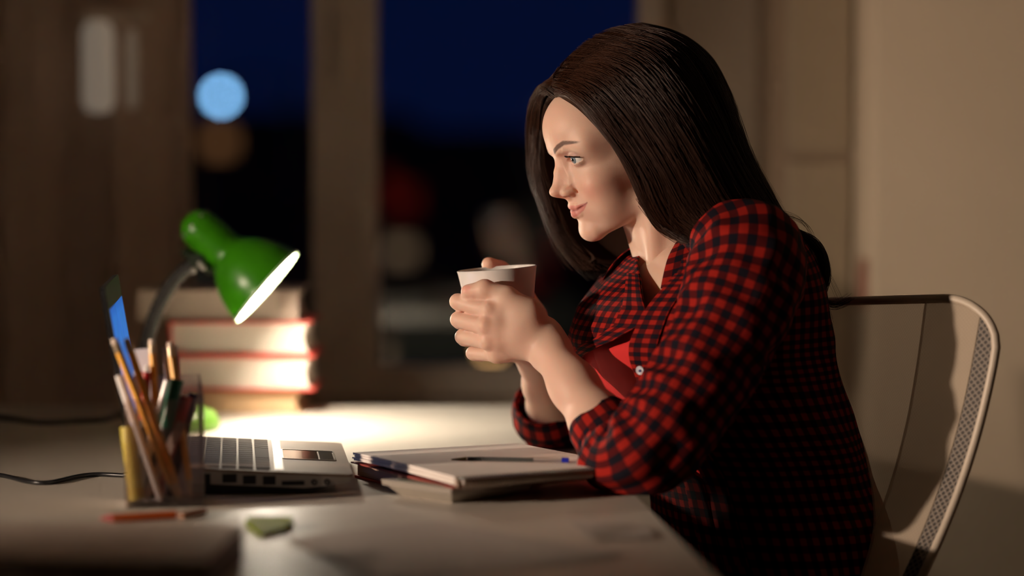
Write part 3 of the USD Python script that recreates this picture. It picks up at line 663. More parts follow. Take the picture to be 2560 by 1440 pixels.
def build_hand(near):
    """Hand and forearm, closed round the mug."""
    if near: D = lambda d: d; dx = 0
    else: D = lambda d: 2 * CUP_D + .012 - d; dx = 10
    lo, hi = P(1100, 640, D(2.9)), P(1100, 640, D(2.9))
    f = Field((-.1, 2.62, .75), (.17, 3.0, 1.03), .0021) if near else Field((-.1, 2.9, .75), (.12, 3.3, 1.03), .0023)
    q = lambda x, y, d: P(x + dx, y, D(d))
    if near:
        el, wr = P(1572, 1165, 2.745), P(1356, 850, 2.888)
    else:
        el, wr = P(1402, 1078, 3.19), P(1340, 885, 3.045)
    ax = nrm(wr - el)
    f.chain([el, el + .33 * (wr - el), el + .62 * (wr - el), wr], [.031, .0305, .0258, .022], .022)
    side = nrm(np.cross(ax, V(0, 1, 0)))
    for s in (-1, 1): f.cone(wr + side * .007 * s - ax * .02, wr + side * .008 * s + ax * .01, .0185, .017, .012)
    mcp = [q(1222, 776, 2.886), q(1213, 816, 2.881), q(1220, 854, 2.883), q(1240, 887, 2.891)]
    pip = [q(1144, 754, 2.911), q(1146, 799, 2.911), q(1157, 842, 2.913), q(1182, 883, 2.915)]
    dip = [q(1146, 760, 2.936), q(1149, 806, 2.937), q(1160, 849, 2.937), q(1186, 888, 2.935)]
    tip = [q(1166, 768, 2.953), q(1170, 812, 2.954), q(1180, 853, 2.953), q(1204, 891, 2.949)]
    car = [q(1322, 792, 2.886), q(1326, 818, 2.882), q(1322, 846, 2.883), q(1308, 868, 2.888)]
    if not near:
        dip = [p + (m - p) * .25 + V(.004, -.010, 0) for p, m in zip(pip, mcp)]; tip = [d + V(.018, -.004, 0) for d in dip]
    rr = [.0096, .0098, .0094, .0083]
    for i in range(4):
        f.cone(mcp[i], car[i], .0098, .0145, .011)
    for i in range(3): f.cone(mcp[i] + (car[i] - mcp[i]) * .25, mcp[i + 1] + (car[i + 1] - mcp[i + 1]) * .25, .0095, .0095, .008)
    f.cone(q(1300, 830, 2.884), wr, .019, .0205, .014)
    f.cone(q(1250, 835, 2.892), q(1310, 840, 2.89), .014, .018, .014)
    for i in range(4):
        f.ell(mcp[i] + V(0, -.0015, .001), [.0104] * 3, .004)
        f.cone(mcp[i], pip[i], rr[i] * 1.06, rr[i] * .98, .0018)
        f.ell(pip[i], [rr[i] * 1.03] * 3, .002)
        f.chain([pip[i], dip[i], tip[i]], [rr[i] * .97, rr[i] * .88, rr[i] * .8], .001)
    if near:
        th = [q(1318, 795, 2.884), q(1268, 741, 2.888), q(1212, 723, 2.893), q(1170, 729, 2.899)]
        f.chain(th, [.0165, .0118, .0108, .0088], .005, k0=.014)
        f.cone(q(1322, 775, 2.886), q(1262, 752, 2.889), .014, .0085, .012)
        f.ell(th[2], [.0113] * 3, .003)
    else:
        th = [P(1330, 790, 3.04), P(1300, 715, 3.03), P(1252, 674, 3.018), P(1222, 661, 3.008)]
        f.chain(th, [.0165, .012, .0105, .0092], .005, k0=.014)
    m = smoothed(f.mesh(), 4)
    tp = th[3] + V(-.002, -.0065, .0035)
    return m, tp

def build_trunk():
    """The trunk and legs, mostly inside the clothes."""
    f = Field((-.35, 2.3, -.01), (.62, 3.4, 1.08), .0085)
    c = lambda x, z, l=0.0, fw=0.0: V(x, 2.97, z) + L0 * l + F0 * fw
    f.ell(c(.335, .58), (.13, .16, .13), .05)
    f.ell(c(.30, .75), (.095, .125, .14), .06)
    f.ell(c(.255, .90), (.105, .135, .13), .06)
    f.ell(c(.235, .97), (.07, .125, .055), .05)
    nb = P(1738, 720, 2.97)
    f.cone(nb, c(.25, .94), .055, .07, .04)
    f.chain([c(.26, .985, .125), P(1740, 960, 2.76), P(1572, 1165, 2.745)], [.036, .036, .032], .02)
    f.chain([c(.225, .98, -.12), P(1470, 930, 3.17), P(1402, 1078, 3.19)], [.036, .036, .032], .02)
    for s in (-1, 1):
        hip, knee = c(.32, .545, .085 * s), c(.34, .535, .115 * s, .44)
        ank = c(.34, .09, .12 * s, .40)
        f.chain([hip, knee, ank], [.085, .058, .036], .03)
        f.cone(ank + V(0, 0, -.045), ank + F0 * .16 + V(0, 0, -.062), .036, .024, .02)
    return f.mesh()

def superell(cth, sth, n=2.35):
    r = (np.abs(cth) ** n + np.abs(sth) ** n) ** (-1 / n)
    return r * cth, r * sth
# rows of the shirt's trunk: z, centre x, half extent seen from the camera, half width, tilt
ROWS = np.array([(.50, .335, .150, .185, 0), (.60, .330, .132, .178, 0), (.68, .320, .138, .165, 0), (.75, .3015, .132, .155, 0), (.82, .268, .143, .158, 0), (.87, .240, .155, .168, 0), (.905, .232, .157, .172, 0),
                 (.945, .234, .148, .172, .004), (.985, .240, .130, .168, .012), (1.010, .243, .112, .155, .018), (1.030, .241, .094, .126, .024), (1.040, .236, .076, .094, .03), (1.036, .231, .064, .066, .036)])
def trunk_rows(n):
    from scipy.interpolate import PchipInterpolator
    t = np.linspace(0, len(ROWS) - 1, n)
    return PchipInterpolator(np.arange(len(ROWS)), ROWS)(t)
def trunk_point(row, th, off=0.0):
    """Points of one section at the angles th (0 = front, 90 = her left side)."""
    z, cx, h, b, tilt = row
    b2 = b + off; a = math.sqrt(max(h * h - (b * math.sin(_ph)) ** 2, .0016)) / math.cos(_ph) + off
    u, w = superell(np.cos(th), np.sin(th))
    return V(cx, 2.97, z) + a * u[:, None] * F0 + b2 * w[:, None] * L0 - tilt * np.cos(th)[:, None] * V(0, 0, 1)

def plaid(name, scale=1 / .018):
    n = {'uv': ('uvmap', dict(attribute='st')), 'xy': ('separate_xyz', {})}
    l = [('uv.UV', 'xy.vector')]
    for k in 'xy':
        n['m' + k] = ('math', dict(math_type='multiply', value2=2 * math.pi * scale)); n['s' + k] = ('math', dict(math_type='sine'))
        n['r' + k] = ('map_range', dict(range_type='smoothstep', from_min=-.34, from_max=.34, to_min=0, to_max=1, clamp=True))
        l += [(f'xy.{k}', f'm{k}.value1'), (f'm{k}.value', f's{k}.value1'), (f's{k}.value', f'r{k}.value')]
    n['add'] = ('math', dict(math_type='add')); n['half'] = ('math', dict(math_type='multiply', value2=.5))
    n['ramp'] = ('rgb_ramp', dict(ramp=[(0, (.006, .005, .010)), (.12, (.007, .005, .010)), (.42, (.062, .004, .005)), (.58, (.068, .004, .005)), (.88, (.27, .012, .007)), (1, (.29, .013, .008))]))
    n['w'] = ('noise_texture', dict(scale=1400, detail=2)); n['b'] = ('bump', dict(strength=.35, distance=.0012))
    n['p'] = ('principled_bsdf', dict(roughness=.85, specular_ior_level=.1))
    l += [('rx.result', 'add.value1'), ('ry.result', 'add.value2'), ('add.value', 'half.value1'), ('half.value', 'ramp.fac'), ('ramp.color', 'p.base_color'),
          ('uv.UV', 'w.vector'), ('w.fac', 'b.height'), ('b.normal', 'p.normal')]
    return usdkit.material(stage, f'/World/Looks/{name}', n, l, surface='p.BSDF')
plaid_m = plaid('plaid_flannel')

def cloth_tube(path, radii, n=56, m=110, seed=0, wr=.004, squash=None, thick=.0016):
    """A sleeve: a tube along path with folds; returns mesh and uv in metres."""
    c = spline(np.column_stack([path, radii]), m); p, r = c[:, :3], c[:, 3]
    tg = np.gradient(p, axis=0); tg /= np.linalg.norm(tg, axis=1, keepdims=True)
    s = np.concatenate([[0], np.cumsum(np.linalg.norm(np.diff(p, axis=0), axis=1))])
    x = frame_z(tg[0])[0]; a = np.linspace(0, 2 * np.pi, n); rows, uvs = [], []
    bend = np.zeros(m); bend[1:-1] = np.linalg.norm(np.diff(tg, 2, axis=0), axis=1) * 0 + np.linalg.norm(tg[2:] - tg[:-2], axis=1)
    bend = np.convolve(bend, np.ones(15) / 15, 'same'); bend /= bend.max() + 1e-9
    rm = r.mean()
    for i in range(m):
        x = nrm(x - tg[i] * (x @ tg[i])); y = np.cross(tg[i], x)
        dirs = np.cos(a)[:, None] * x + np.sin(a)[:, None] * y
        q = np.column_stack([np.cos(a) * 1.6, np.sin(a) * 1.6, np.full(n, s[i] * 26)]) + seed
        q2 = np.column_stack([np.cos(a) * 2.6 + s[i] * 14, np.sin(a) * 2.6, np.full(n, s[i] * 60)]) + seed * 1.7
        w = (1 - 2 * np.abs(meshkit.noise(q) - .5) * 2) * wr + (meshkit.noise(q2) - .5) * wr * (.6 + 1.2 * bend[i])
        w = w * min(1, (m - 1 - i) / (.16 * m) + .12)
        rows.append(p[i] + dirs * (r[i] + w)[:, None]); uvs.append(np.column_stack([a * rm, np.full(n, s[i])]))
    S = np.array(rows); S[:, -1] = S[:, 0]; S[..., 2] = np.maximum(S[..., 2], TABLE + .003)
    mesh = sheet(S, thick); uv = np.vstack(uvs)
    return mesh, np.vstack([uv, uv]), S

def build_person():
    t = thing('person', 'woman in a red and black checked shirt holding a white mug, elbows on the desk', 'person', (0, 0, 0))
    head = build_head()
    hn, thumb_n = build_hand(True); hf, _ = build_hand(False)
    head.vertices = H2W(head.vertices)
    body = joined(head, hn, hf, build_trunk())
    v = np.array(body.vertices); vh = W2H(v)
    tint = np.tile(V(.66, .43, .335), (len(v), 1)); on = vh[:, 2] > -12
    tint[on] = face_tint(vh[on])
    d = np.linalg.norm((v - thumb_n) / V(.0075, .005, .0045), axis=1)
    w = np.clip((1.25 - d) * 3, 0, 1)[:, None] * .6; tint = tint * (1 - w) + V(.66, .30, .25) * w
    obj('body', body, skin_m, t, smooth=True, tint=tint)
    build_eyes(t)
    # the shirt: trunk with its open front, sleeves, collar, cuffs, buttons
    rows = trunk_rows(150); nth = 150
    S, uv = [], []
    for k, row in enumerate(rows):
        z = row[0] if k < 130 else 1.04
        zz = row[0]
        up = np.clip((k / 149 * (len(ROWS) - 1) - 7.3) / 4.5, 0, 1)
        tn = math.radians(34 + 8 * up); tf = math.radians(np.interp(zz, [.5, .75, .80, .86, .915, .935], [33, 33, -20, -28, 24, 34]) if up == 0 else 34 - 66 * up)
        th = np.linspace(tn, tf + 2 * np.pi, nth)
        p = trunk_point(row, th)
        nz = meshkit.noise(np.column_stack([np.cos(th) * 2.6, np.sin(th) * 2.6, np.full(nth, zz * 9)]) + 3)
        nz2 = meshkit.noise(np.column_stack([np.cos(th) * 5 + zz * 12, np.sin(th) * 5, np.full(nth, zz * 22)]) + 9)
        out = nrm(V(1, 0, 0)); c = V(row[1], 2.97, zz)
        dirs = p - c; dirs[:, 2] = 0; dirs /= np.linalg.norm(dirs, axis=1, keepdims=True) + 1e-9
        amp = .011 * (1 - .75 * up)
        S.append(p + dirs * ((nz - .5) * amp + (nz2 - .5) * amp * .6)[:, None])
        uv.append(np.column_stack([th * .155, np.full(nth, k)]))
    S = np.array(S)
    vlen = np.concatenate([[0], np.cumsum(np.linalg.norm(np.diff(S[:, nth // 2], axis=0), axis=1))])
    for k in range(len(uv)): uv[k][:, 1] = vlen[k]
    uv = np.vstack(uv)
    shirt = obj('shirt', sheet(S, .0018), plaid_m, t, smooth=True, uv=np.vstack([uv, uv]), label='red and black checked flannel shirt with rolled sleeves')
    pth = pts((1812, 640, 2.92), (1866, 650, 2.845), (1850, 740, 2.81), (1790, 875, 2.775), (1700, 1020, 2.742), (1616, 1124, 2.728), (1564, 1150, 2.738), (1528, 1104, 2.772), (1493, 1054, 2.797))
    sl, suv, SS = cloth_tube(pth, [.056, .064, .064, .058, .053, .051, .047, .037, .0325], seed=1, wr=.0062)
    obj('sleeve', sl, plaid_m, shirt, smooth=True, uv=suv)
    pth2 = pts((1662, 660, 3.10), (1600, 760, 3.13), (1510, 900, 3.165), (1425, 1030, 3.18), (1392, 1062, 3.18), (1372, 1040, 3.16), (1362, 1005, 3.14))
    sl2, suv2, SS2 = cloth_tube(pth2, [.062, .060, .054, .05, .046, .040, .037], seed=5, wr=.005)
    obj('sleeve', sl2, plaid_m, shirt, smooth=True, uv=suv2)
    for Sx, sd in ((SS, 3), (SS2, 8)):                          # the rolled cuffs
        e, b = Sx[-1], Sx[-9]; cc = e.mean(0); ax = nrm(cc - b.mean(0))
        a = np.linspace(0, 2 * np.pi, e.shape[0]); rows_c = []
        for u, o in ((-.038, .0015), (-.0375, .0048), (-.030, .0062), (-.016, .0066), (-.003, .0060), (.002, .0040), (.002, .0010)):
            w = .0012 * np.sin(a * 3 + sd + u * 90)
            rows_c.append(cc + (e - cc) * (1 + (o + w)[:, None] / .036) * (1.0 - u * 2.4) + ax * u)
        R_ = np.array(rows_c); R_[:, -1] = R_[:, 0]; R_[..., 2] = np.maximum(R_[..., 2], TABLE + .0025)
        cu = np.vstack([np.column_stack([a * .04 + .004, np.full(len(a), k * .0075)]) for k in range(7)])
        obj('cuff', sheet(R_, .0016), plaid_m, shirt, smooth=True, uv=np.vstack([cu, cu]))
    # collar: stands round the neck and folds over
    nA = 90; th = np.linspace(math.radians(43), math.radians(-33) + 2 * np.pi, nA); top = rows[-1]; low = rows[-9]
    base = trunk_point(top, th, .001); fr = np.abs(np.linspace(-1, 1, nA))
    dirs = base - V(top[1], 2.97, top[0]); dirs[:, 2] = 0; dirs /= np.linalg.norm(dirs, axis=1, keepdims=True)
    up = V(0, 0, 1)
    C = np.array([base - dirs * .002 - up * .006, base + dirs * .000 + up * .012, base + dirs * .001 + up * .026 * (1 - .35 * fr[:, None] ** 3), base + dirs * .005 + up * .029 * (1 - .35 * fr[:, None] ** 3),
                  base + dirs * .012 + up * .022 * (1 - .3 * fr[:, None] ** 3), base + dirs * (.024 + .010 * fr[:, None] ** 4) + up * (.004 - .004 * fr[:, None] ** 2),
                  base + dirs * (.036 + .020 * fr[:, None] ** 6) - up * (.012 + .022 * fr[:, None] ** 4)])
    from scipy.interpolate import PchipInterpolator
    C = PchipInterpolator(np.arange(len(C)), C, axis=0)(np.linspace(0, len(C) - 1, 22))
    ck = np.concatenate([np.zeros((1, nA)), np.cumsum(np.linalg.norm(np.diff(C, axis=0), axis=2), 0)]); cj = np.concatenate([[0], np.cumsum(np.linalg.norm(np.diff(C[16], axis=0), axis=1))])
    cu = np.dstack([ck, np.tile(cj, (22, 1))]).reshape(-1, 2)
    obj('collar', sheet(C, .0016), plaid_m, shirt, smooth=True, uv=np.vstack([cu, cu]))
    # placket strips along both front edges
    for side in (0, -1):
        e = S[20:112, side]; i = S[20:112, 5 if side == 0 else -6]; o = nrm((e - V(.24, 2.97, 0) - V(0, 0, 1) * e[:, 2:3]).mean(0) * V(1, 1, 0))
        G = np.array([e + (i - e) * q + o * .003 + (e - i) * .02 for q in np.linspace(0, 1, 5)]).transpose(1, 0, 2)
        if side == -1: G = G[:, ::-1]
        gu = np.array([[(j * .0085 + .003, k * .005) for j in range(5)] for k in range(len(e))]).reshape(-1, 2)
        obj('placket', sheet(G, .002), plaid_m, shirt, smooth=True, uv=np.vstack([gu, gu]))
    bt = mat('shirt_button', (.72, .74, .82), .3)
    bd = lathe([(0, -.0012), (.0048, -.0012), (.0055, 0), (.0048, .0014), (.0036, .0008), (0, .0008)], 24)
    def front(zz, side=0):
        k = int(np.argmin(np.abs(rows[:125, 0] - zz))); i = 2 if side == 0 else -3
        n = nrm(np.cross(S[k, i + 1] - S[k, i - 1], S[k + 1, i] - S[k - 1, i])); n = n if n @ F0 > 0 else -n
        return S[k, i] + n * .008, n
    for zz in (.884, .81):
        c, n = front(zz); n = nrm(n + V(-.1, -.5, 0)); x, y, z = frame_z(n)
        b = obj('button', xf(bd, c, x, y, z), bt, shirt, smooth=40, label='small white shirt button')
        obj('button_center', xf(trimesh.creation.cylinder(.0016, .0008, sections=12), c + n * .0012, x, y, z), mat('button_center', (.02, .04, .16), .5), b) if zz > .85 else None
    # the red top under the shirt
    ur = [r for r in rows if r[0] < .95 and not (r[4] > .006)]
    U = []
    for r in ur:
        th = np.linspace(0, 2 * np.pi, 90); p = trunk_point(r, th, -.012)
        dip = np.clip((r[0] - .895) / .05, 0, 1)
        p[:, 2] -= dip * .022 * np.clip(np.cos(th), 0, 1) ** 2
        U.append(p)
    U = np.array(U); U[:, -1] = U[:, 0]
    obj('undershirt', sheet(U, .0015), noisy('red_jersey', (.50, .022, .022), (.54, .026, .026), 60, .8, spec=.2), t, smooth=True, label='plain red undershirt')
    # jeans and shoes, under the desk
    jf = Field((-.36, 2.25, -.01), (.62, 3.45, .66), .009)
    c = lambda x, z, l=0.0, fw=0.0: V(x, 2.97, z) + L0 * l + F0 * fw
    jf.ell(c(.335, .565), (.135, .165, .11), .05)
    for s in (-1, 1):
        jf.chain([c(.32, .545, .085 * s), c(.34, .535, .115 * s, .44), c(.34, .11, .12 * s, .40)], [.092, .065, .05], .03)
    obj('jeans', smoothed(jf.mesh(), 4), noisy('denim', (.012, .018, .035), (.02, .028, .05), 300, .9), t, smooth=True)
    for s in (-1, 1):
        sf = Field((-.32, 2.3, .0), (.25, 3.3, .14), .006); a = c(.34, .0, .12 * s, .40)
        sf.cone(a + V(0, 0, .075) - F0 * .02, a + V(0, 0, .06), .042, .045, .02); sf.cone(a + V(0, 0, .045), a + F0 * .17 + V(0, 0, .035), .043, .033, .02)
        obj('shoe', smoothed(sf.mesh(), 3), mat('shoe_%s' % 'ab'[s > 0], (.03, .03, .035), .6), t, smooth=True)
    build_hair(t)
    return t
# ------------------------------------------------------------------ laptop
LA = math.radians(6.5)
lf = V(-.180, 2.727, TABLE); hx_ = V(math.cos(LA), math.sin(LA), 0)
lap = thing('laptop', 'open grey laptop with a lit blue screen turned towards the woman', 'laptop', lf - hx_ * .245, 6.5)
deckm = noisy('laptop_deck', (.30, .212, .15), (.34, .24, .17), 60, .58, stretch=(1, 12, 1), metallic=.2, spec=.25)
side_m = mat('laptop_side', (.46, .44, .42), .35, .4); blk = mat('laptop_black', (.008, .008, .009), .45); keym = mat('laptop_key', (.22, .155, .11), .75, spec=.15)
LW, LH = .315, .245
zt = lambda x: .0355 - (.0355 - .0215) * x / LH
def side_extrude(poly, y0, y1):
    return xf(extrude(Polygon(poly), y1 - y0), V(0, y1, 0), V(1, 0, 0), V(0, 0, 1), V(0, -1, 0))
obj('belly', side_extrude([(.012, 0), (.03, 0), (.20, .002), (.226, .010), (.226, .013), (.012, .02)], .008, LW - .008), blk, lap, label='black underside of the laptop')
obj('side_band', side_extrude([(0, .018), (.0, zt(0) - .003), (LH - .001, zt(LH) - .003), (LH - .004, .013), (.215, .009), (.19, .007)], .001, LW - .001), side_m, lap, label='silver side band of the laptop')
dpoly = rrect(LH, LW, .012, LH / 2, LW / 2)
dk = extrude(dpoly, .003); v = np.array(dk.vertices); v[:, 2] += zt(v[:, 0]) - .003; dk.vertices = v
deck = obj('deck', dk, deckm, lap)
def on_deck(poly, t, z=0.0):
    m = extrude(poly, t); v = np.array(m.vertices); v[:, 2] += zt(v[:, 0]) + z; m.vertices = v; return m
rng = np.random.default_rng(3)
for r in range(6):
    xc = LH - .1015 - .0192 * r; y = .012; wkey = [1.0] * 15
    if r == 0: wkey = [1, 1, 1, 1.2, 1.0, 5.2, 1.0, 1.2, 1, 1, 1]
    if r == 1: wkey = [2.2] + [1] * 10 + [2.6]
    if r == 2: wkey = [1.8] + [1] * 11 + [2.0]
    if r == 3: wkey = [1.5] + [1] * 12 + [1.4]
    sc = .291 / sum(wkey)
    for wk in wkey:
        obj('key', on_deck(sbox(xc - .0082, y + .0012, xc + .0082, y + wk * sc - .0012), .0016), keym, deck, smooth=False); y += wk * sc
obj('strip', on_deck(sbox(LH - .088, .012, LH - .078, LW - .012), .0008), side_m, deck, smooth=False)
obj('touchpad', on_deck(rrect(.042, .085, .003, LH - .056, .165), .0007), mat('touchpad', (.05, .04, .033), .12), deck)
obj('touchpad_button', on_deck(rrect(.016, .085, .003, LH - .025, .165), .0009), mat('touchpad_button', (.045, .05, .04), .2), deck)
obj('touchpad_frame', on_deck(rrect(.064, .091, .004, LH - .046, .165).difference(rrect(.0605, .0875, .003, LH - .046, .165)), .0011), mat('touchpad_frame', (.7, .62, .5), .3, .8), deck)
px2x = lambda px: LH - (880 - px) / 2224
for n, a, b, z0, z1 in (('power_port', 508, 522, .014, .026), ('video_port', 552, 588, .0155, .0255), ('socket', 603, 636, .0135, .0235), ('socket', 653, 685, .0125, .0225), ('card_slot', 700, 757, .0115, .0165)):
    obj(n, bx(px2x(a), px2x(b), -.0004, .004, z0 - .001, z1 - .001), blk, lap, smooth=False)
for a in (782, 814): obj('audio_jack', lathe([(.0016, 0), (.0034, 0), (.0034, .002), (.0016, .002)], 20, (px2x(a), .0008, .0135), (0, -1, 0), closed=True), blk, lap)
# lid
lean = math.radians(9.5); up_ = V(-math.sin(lean), 0, math.cos(lean)); nl = V(math.cos(lean), 0, math.sin(lean)); lo_ = V(.002, 0, .034)
def lid_piece(u0, u1, v0, v1, t0, t1, r=.004):
    m = extrude(rrect(u1 - u0, v1 - v0, r, (u0 + u1) / 2, (v0 + v1) / 2), t1 - t0).apply_translation((0, 0, t0))
    return xf(m, lo_, V(0, 1, 0), up_, nl)
lid = obj('lid', lid_piece(0, LW, .004, .205, -.006, .0, .008), blk, lap, label='black lid of the laptop')
SCR = usdkit.material(stage, '/World/Looks/laptop_screen', {'tc': ('texture_coordinate', {}), 's': ('separate_xyz', {}), 'r': ('rgb_ramp', dict(ramp=[(0, (.50, .62, .9)), (.30, (.10, .30, .85)), (.8, (.06, .26, .85)), (1, (.02, .06, .35))])),
    'n': ('noise_texture', dict(scale=40, detail=2)), 'mx': ('mix_color', dict(blend_type='multiply', fac=.35)), 'mr': ('map_range', dict(from_min=.04, from_max=.235, to_min=0, to_max=1, clamp=True)), 'e': ('emission', dict(strength=.8))},
    [('tc.object', 's.vector'), ('s.z', 'mr.value'), ('mr.result', 'r.fac'), ('r.color', 'mx.a'), ('tc.object', 'n.vector'), ('n.color', 'mx.b'), ('mx.result', 'e.color')], surface='e.emission')
obj('screen', lid_piece(.024, LW - .013, .022, .178, -.001, .0004, .001), SCR, lid, label='lit blue screen')
for y in (.05, LW - .05): obj('hinge', xf(trimesh.creation.cylinder(.005, .04, sections=16), lo_ + V(0, y, 0), V(0, 0, 1), V(1, 0, 0), V(0, 1, 0)), blk, lap)

# ------------------------------------------------------------------ calculator
cq = [T(1132, 1262), T(1300, 1238), None, T(972, 1246)]
c0 = cq[0]; u_ = nrm((T(1292, 1240) - c0) * V(1, 1, 0)); w_ = V(-u_[1], u_[0], 0); lenu, lenw = .112, .105
calc = thing('calculator', 'grey desk calculator lying tilted, half under the spiral notebook', 'calculator', c0, math.degrees(math.atan2(u_[1], u_[0])))
hz = lambda x: .0185 - .006 * x / lenu
def wedge(x0, x1, y0, y1, f0, f1, inset=0):
    pts_ = []
    for (x, y) in ((x0, y0), (x1, y0), (x1, y1), (x0, y1)): pts_.append((x, y, f1(x)))
    for (x, y) in ((x0 + inset, y0 + inset), (x1 - inset, y0 + inset), (x1 - inset, y1 - inset), (x0 + inset, y1 - inset)): pts_.append((x, y, f0(x)))
    return trimesh.convex.convex_hull(np.array(pts_))
grey1, grey2 = mat('calc_top', (.30, .26, .22), .5), mat('calc_body', (.34, .30, .25), .5)
obj('body', wedge(-.004, lenu, -.002, lenw, lambda x: 0, lambda x: hz(x) - .006, .012), grey2, calc, smooth=False)
obj('top_plate', wedge(-.008, lenu + .004, -.006, lenw + .004, lambda x: hz(x) - .0065, lambda x: hz(x), .001), grey1, calc, smooth=False)
kd = mat('calc_key', (.06, .05, .05), .5)
for i in range(5):
    for j in range(4):
        x, y = .030 + i * .0165, .010 + j * .0215
        obj('key', bx(x - .006, x + .006, y - .007, y + .007, hz(x) - .001, hz(x) + .0022), kd, calc, smooth=False)
obj('display', wedge(.002, .018, .012, lenw - .012, lambda x: hz(x), lambda x: hz(x) + .0012, .001), mat('calc_display', (.16, .18, .14), .15), calc, smooth=False)

# ------------------------------------------------------------------ spiral notebook, folder, pen
N0 = T(1140, 1199, .029); s_ = nrm(V(.87, .49, 0)); p_ = V(-s_[1], s_[0], 0)
ang = math.degrees(math.atan2(s_[1], s_[0]))
nb = thing('notebook', 'open spiral-bound notebook with blank pale pages under a pen', 'notebook', V(N0[0], N0[1], TABLE), ang)
NL, NP = .225, .262
paper = noisy('notebook_paper', (.78, .70, .64), (.81, .73, .67), 20, .7)
for k_, (z0, z1, j) in enumerate(((.0205, .0222, .002), (.0224, .0242, .0), (.0244, .0264, .003), (.0266, .0290, .001))):
    S = np.array([[(x, y, z1 - .002 * (y / NP) + .0025 * math.sin(y * 9) * (1 - x / NL)) for y in np.linspace(.004, NP - j, 20)] for x in np.linspace(j * .5, NL, 12)])
    obj('pages', sheet(S, -(z1 - z0) if False else (z1 - z0)), paper, nb, smooth=30)
obj('back_cover', bx(-.001, NL, .002, NP + .002, .0185, .0201), mat('notebook_cover', (.30, .05, .035), .6), nb, smooth=False, label='dark red back cover')
wire = mat('spiral_wire', (.62, .55, .48), .25, 1.0)
nloop = 47; tq = np.linspace(0, 2 * math.pi * nloop, nloop * 12)
obj('spiral', tube(np.column_stack([.004 + (NL - .006) * tq / tq[-1], -.0015 + .0062 * np.cos(tq), .0243 + .0062 * np.sin(tq)]), .0010, 5), wire, nb, smooth=True)
obj('binding', bx(.0, NL, -.0035, .002, .0205, .0285), mat('binding_brown', (.34, .23, .17), .6), nb, smooth=False)
fold = thing('folder', 'red cardboard folder lying under the spiral notebook beside the laptop', 'folder', V(N0[0], N0[1], TABLE), ang + 1.5)
obj('cover', bx(.012, .2, .145, .266, .0004, .0034), mat('folder_red', (.55, .06, .03), .55), fold, smooth=False)
obj('papers', bx(.014, .2, .147, .262, .0036, .0180), pages_mat('folder', (.5, .3, .22), (.6, .42, .34)), fold, smooth=False)
a, b = T(1128, 1149, .0325), T(1422, 1153, .0325)
pa = nrm(b - a); pl = np.linalg.norm(b - a)
pen = thing('pen', 'clear ballpoint pen with a blue end cap lying on the notebook', 'pen')
clear = mat('pen_barrel', (.95, .95, .93), .06, transmission_weight=.92, ior=1.2)
ink = mat('pen_ink', (.01, .016, .014), .4); brass = mat('pen_brass', (.42, .32, .12), .35, .9); blue = mat('pen_blue', (.02, .03, .45), .35)
def rod(p, q, r0, r1, n=16, rm=None):
    L = np.linalg.norm(q - p); return lathe([(0, 0), (r0, 0), (r1, L), (0, L)], n, p, q - p)
obj('tip', rod(a, a + pa * .018, .0008, .0036), brass, pen, label='brass cone tip')
obj('barrel', rod(a + pa * .018, b - pa * .006, .0039, .0039, 6), clear, pen, smooth=False)
obj('ink_tube', rod(a + pa * .019, a + pa * (pl * .70), .0031, .0031), ink, pen, smooth=30)
obj('refill', rod(a + pa * (pl * .70), b - pa * .007, .0011, .0011), mat('refill', (.5, .4, .38), .4), pen)
obj('end_cap', rod(b - pa * .008, b, .0044, .0042), blue, pen, label='blue end cap')

# ------------------------------------------------------------------ mug
mug = thing('mug', 'white tapered mug held in both hands', 'mug')
mc = P(1242, 671, CUP_D); mup = nrm(V(-math.sin(math.radians(4.5)), 0, math.cos(math.radians(4.5))))
mp = [(0, -.098), (.030, -.098), (.0345, -.096), (.0362, -.090), (.0405, -.058), (.0445, -.026), (.0482, -.004), (.0492, 0), (.0478, .0006), (.0466, -.001), (.0428, -.026), (.0385, -.058), (.0335, -.090), (.029, -.093), (0, -.093)]
obj('cup', lathe(mp, 96, mc, mup), mat('mug_glaze', (.74, .71, .68), .16, coat_weight=.5), mug, smooth=35)
obj('coffee', lathe([(0, -.0305), (.0415, -.031), (.0415, -.030), (0, -.030)], 64, mc, mup), mat('coffee', (.03, .012, .005), .1), mug)

# ------------------------------------------------------------------ pencil cup and what stands in it
PC = V(P(400, 0, 2.650)[0], 2.650, TABLE); pr_ = math.radians(11)
pcx, pcy = V(math.cos(pr_), math.sin(pr_), 0), V(-math.sin(pr_), math.cos(pr_), 0)
holder = thing('pen_holder', 'clear square acrylic pen holder full of pencils and pens', 'pen holder', PC, math.degrees(pr_))
acr = usdkit.material(stage, '/World/Looks/acrylic', {'t': ('transparent_bsdf', dict(color=(.93, .90, .89))), 'g': ('glossy_bsdf', dict(color=(.9, .88, .86), roughness=.06)), 'lw': ('fresnel', dict(IOR=1.5)), 'tl': ('translucent_bsdf', dict(color=(.85, .75, .74))), 'm0': ('mix_closure', dict(fac=.06)), 'm': ('mix_closure', {})},
    [('lw.fac', 'm.fac'), ('t.BSDF', 'm0.closure1'), ('tl.BSDF', 'm0.closure2'), ('m0.closure', 'm.closure1'), ('g.BSDF', 'm.closure2')], surface='m.closure')
hw, hd, ht, hb = .0425, .034, .118, .139
def wall_panel(pl2, o, x, y):
    return xf(extrude(Polygon(pl2), .0025), o, x, y, np.cross(x, y))
obj('front_panel', bx(-hw, hw, -hd, -hd + .0025, 0, ht), acr, holder, smooth=False)
obj('back_panel', bx(-hw, hw, hd - .0025, hd, 0, hb), acr, holder, smooth=False)
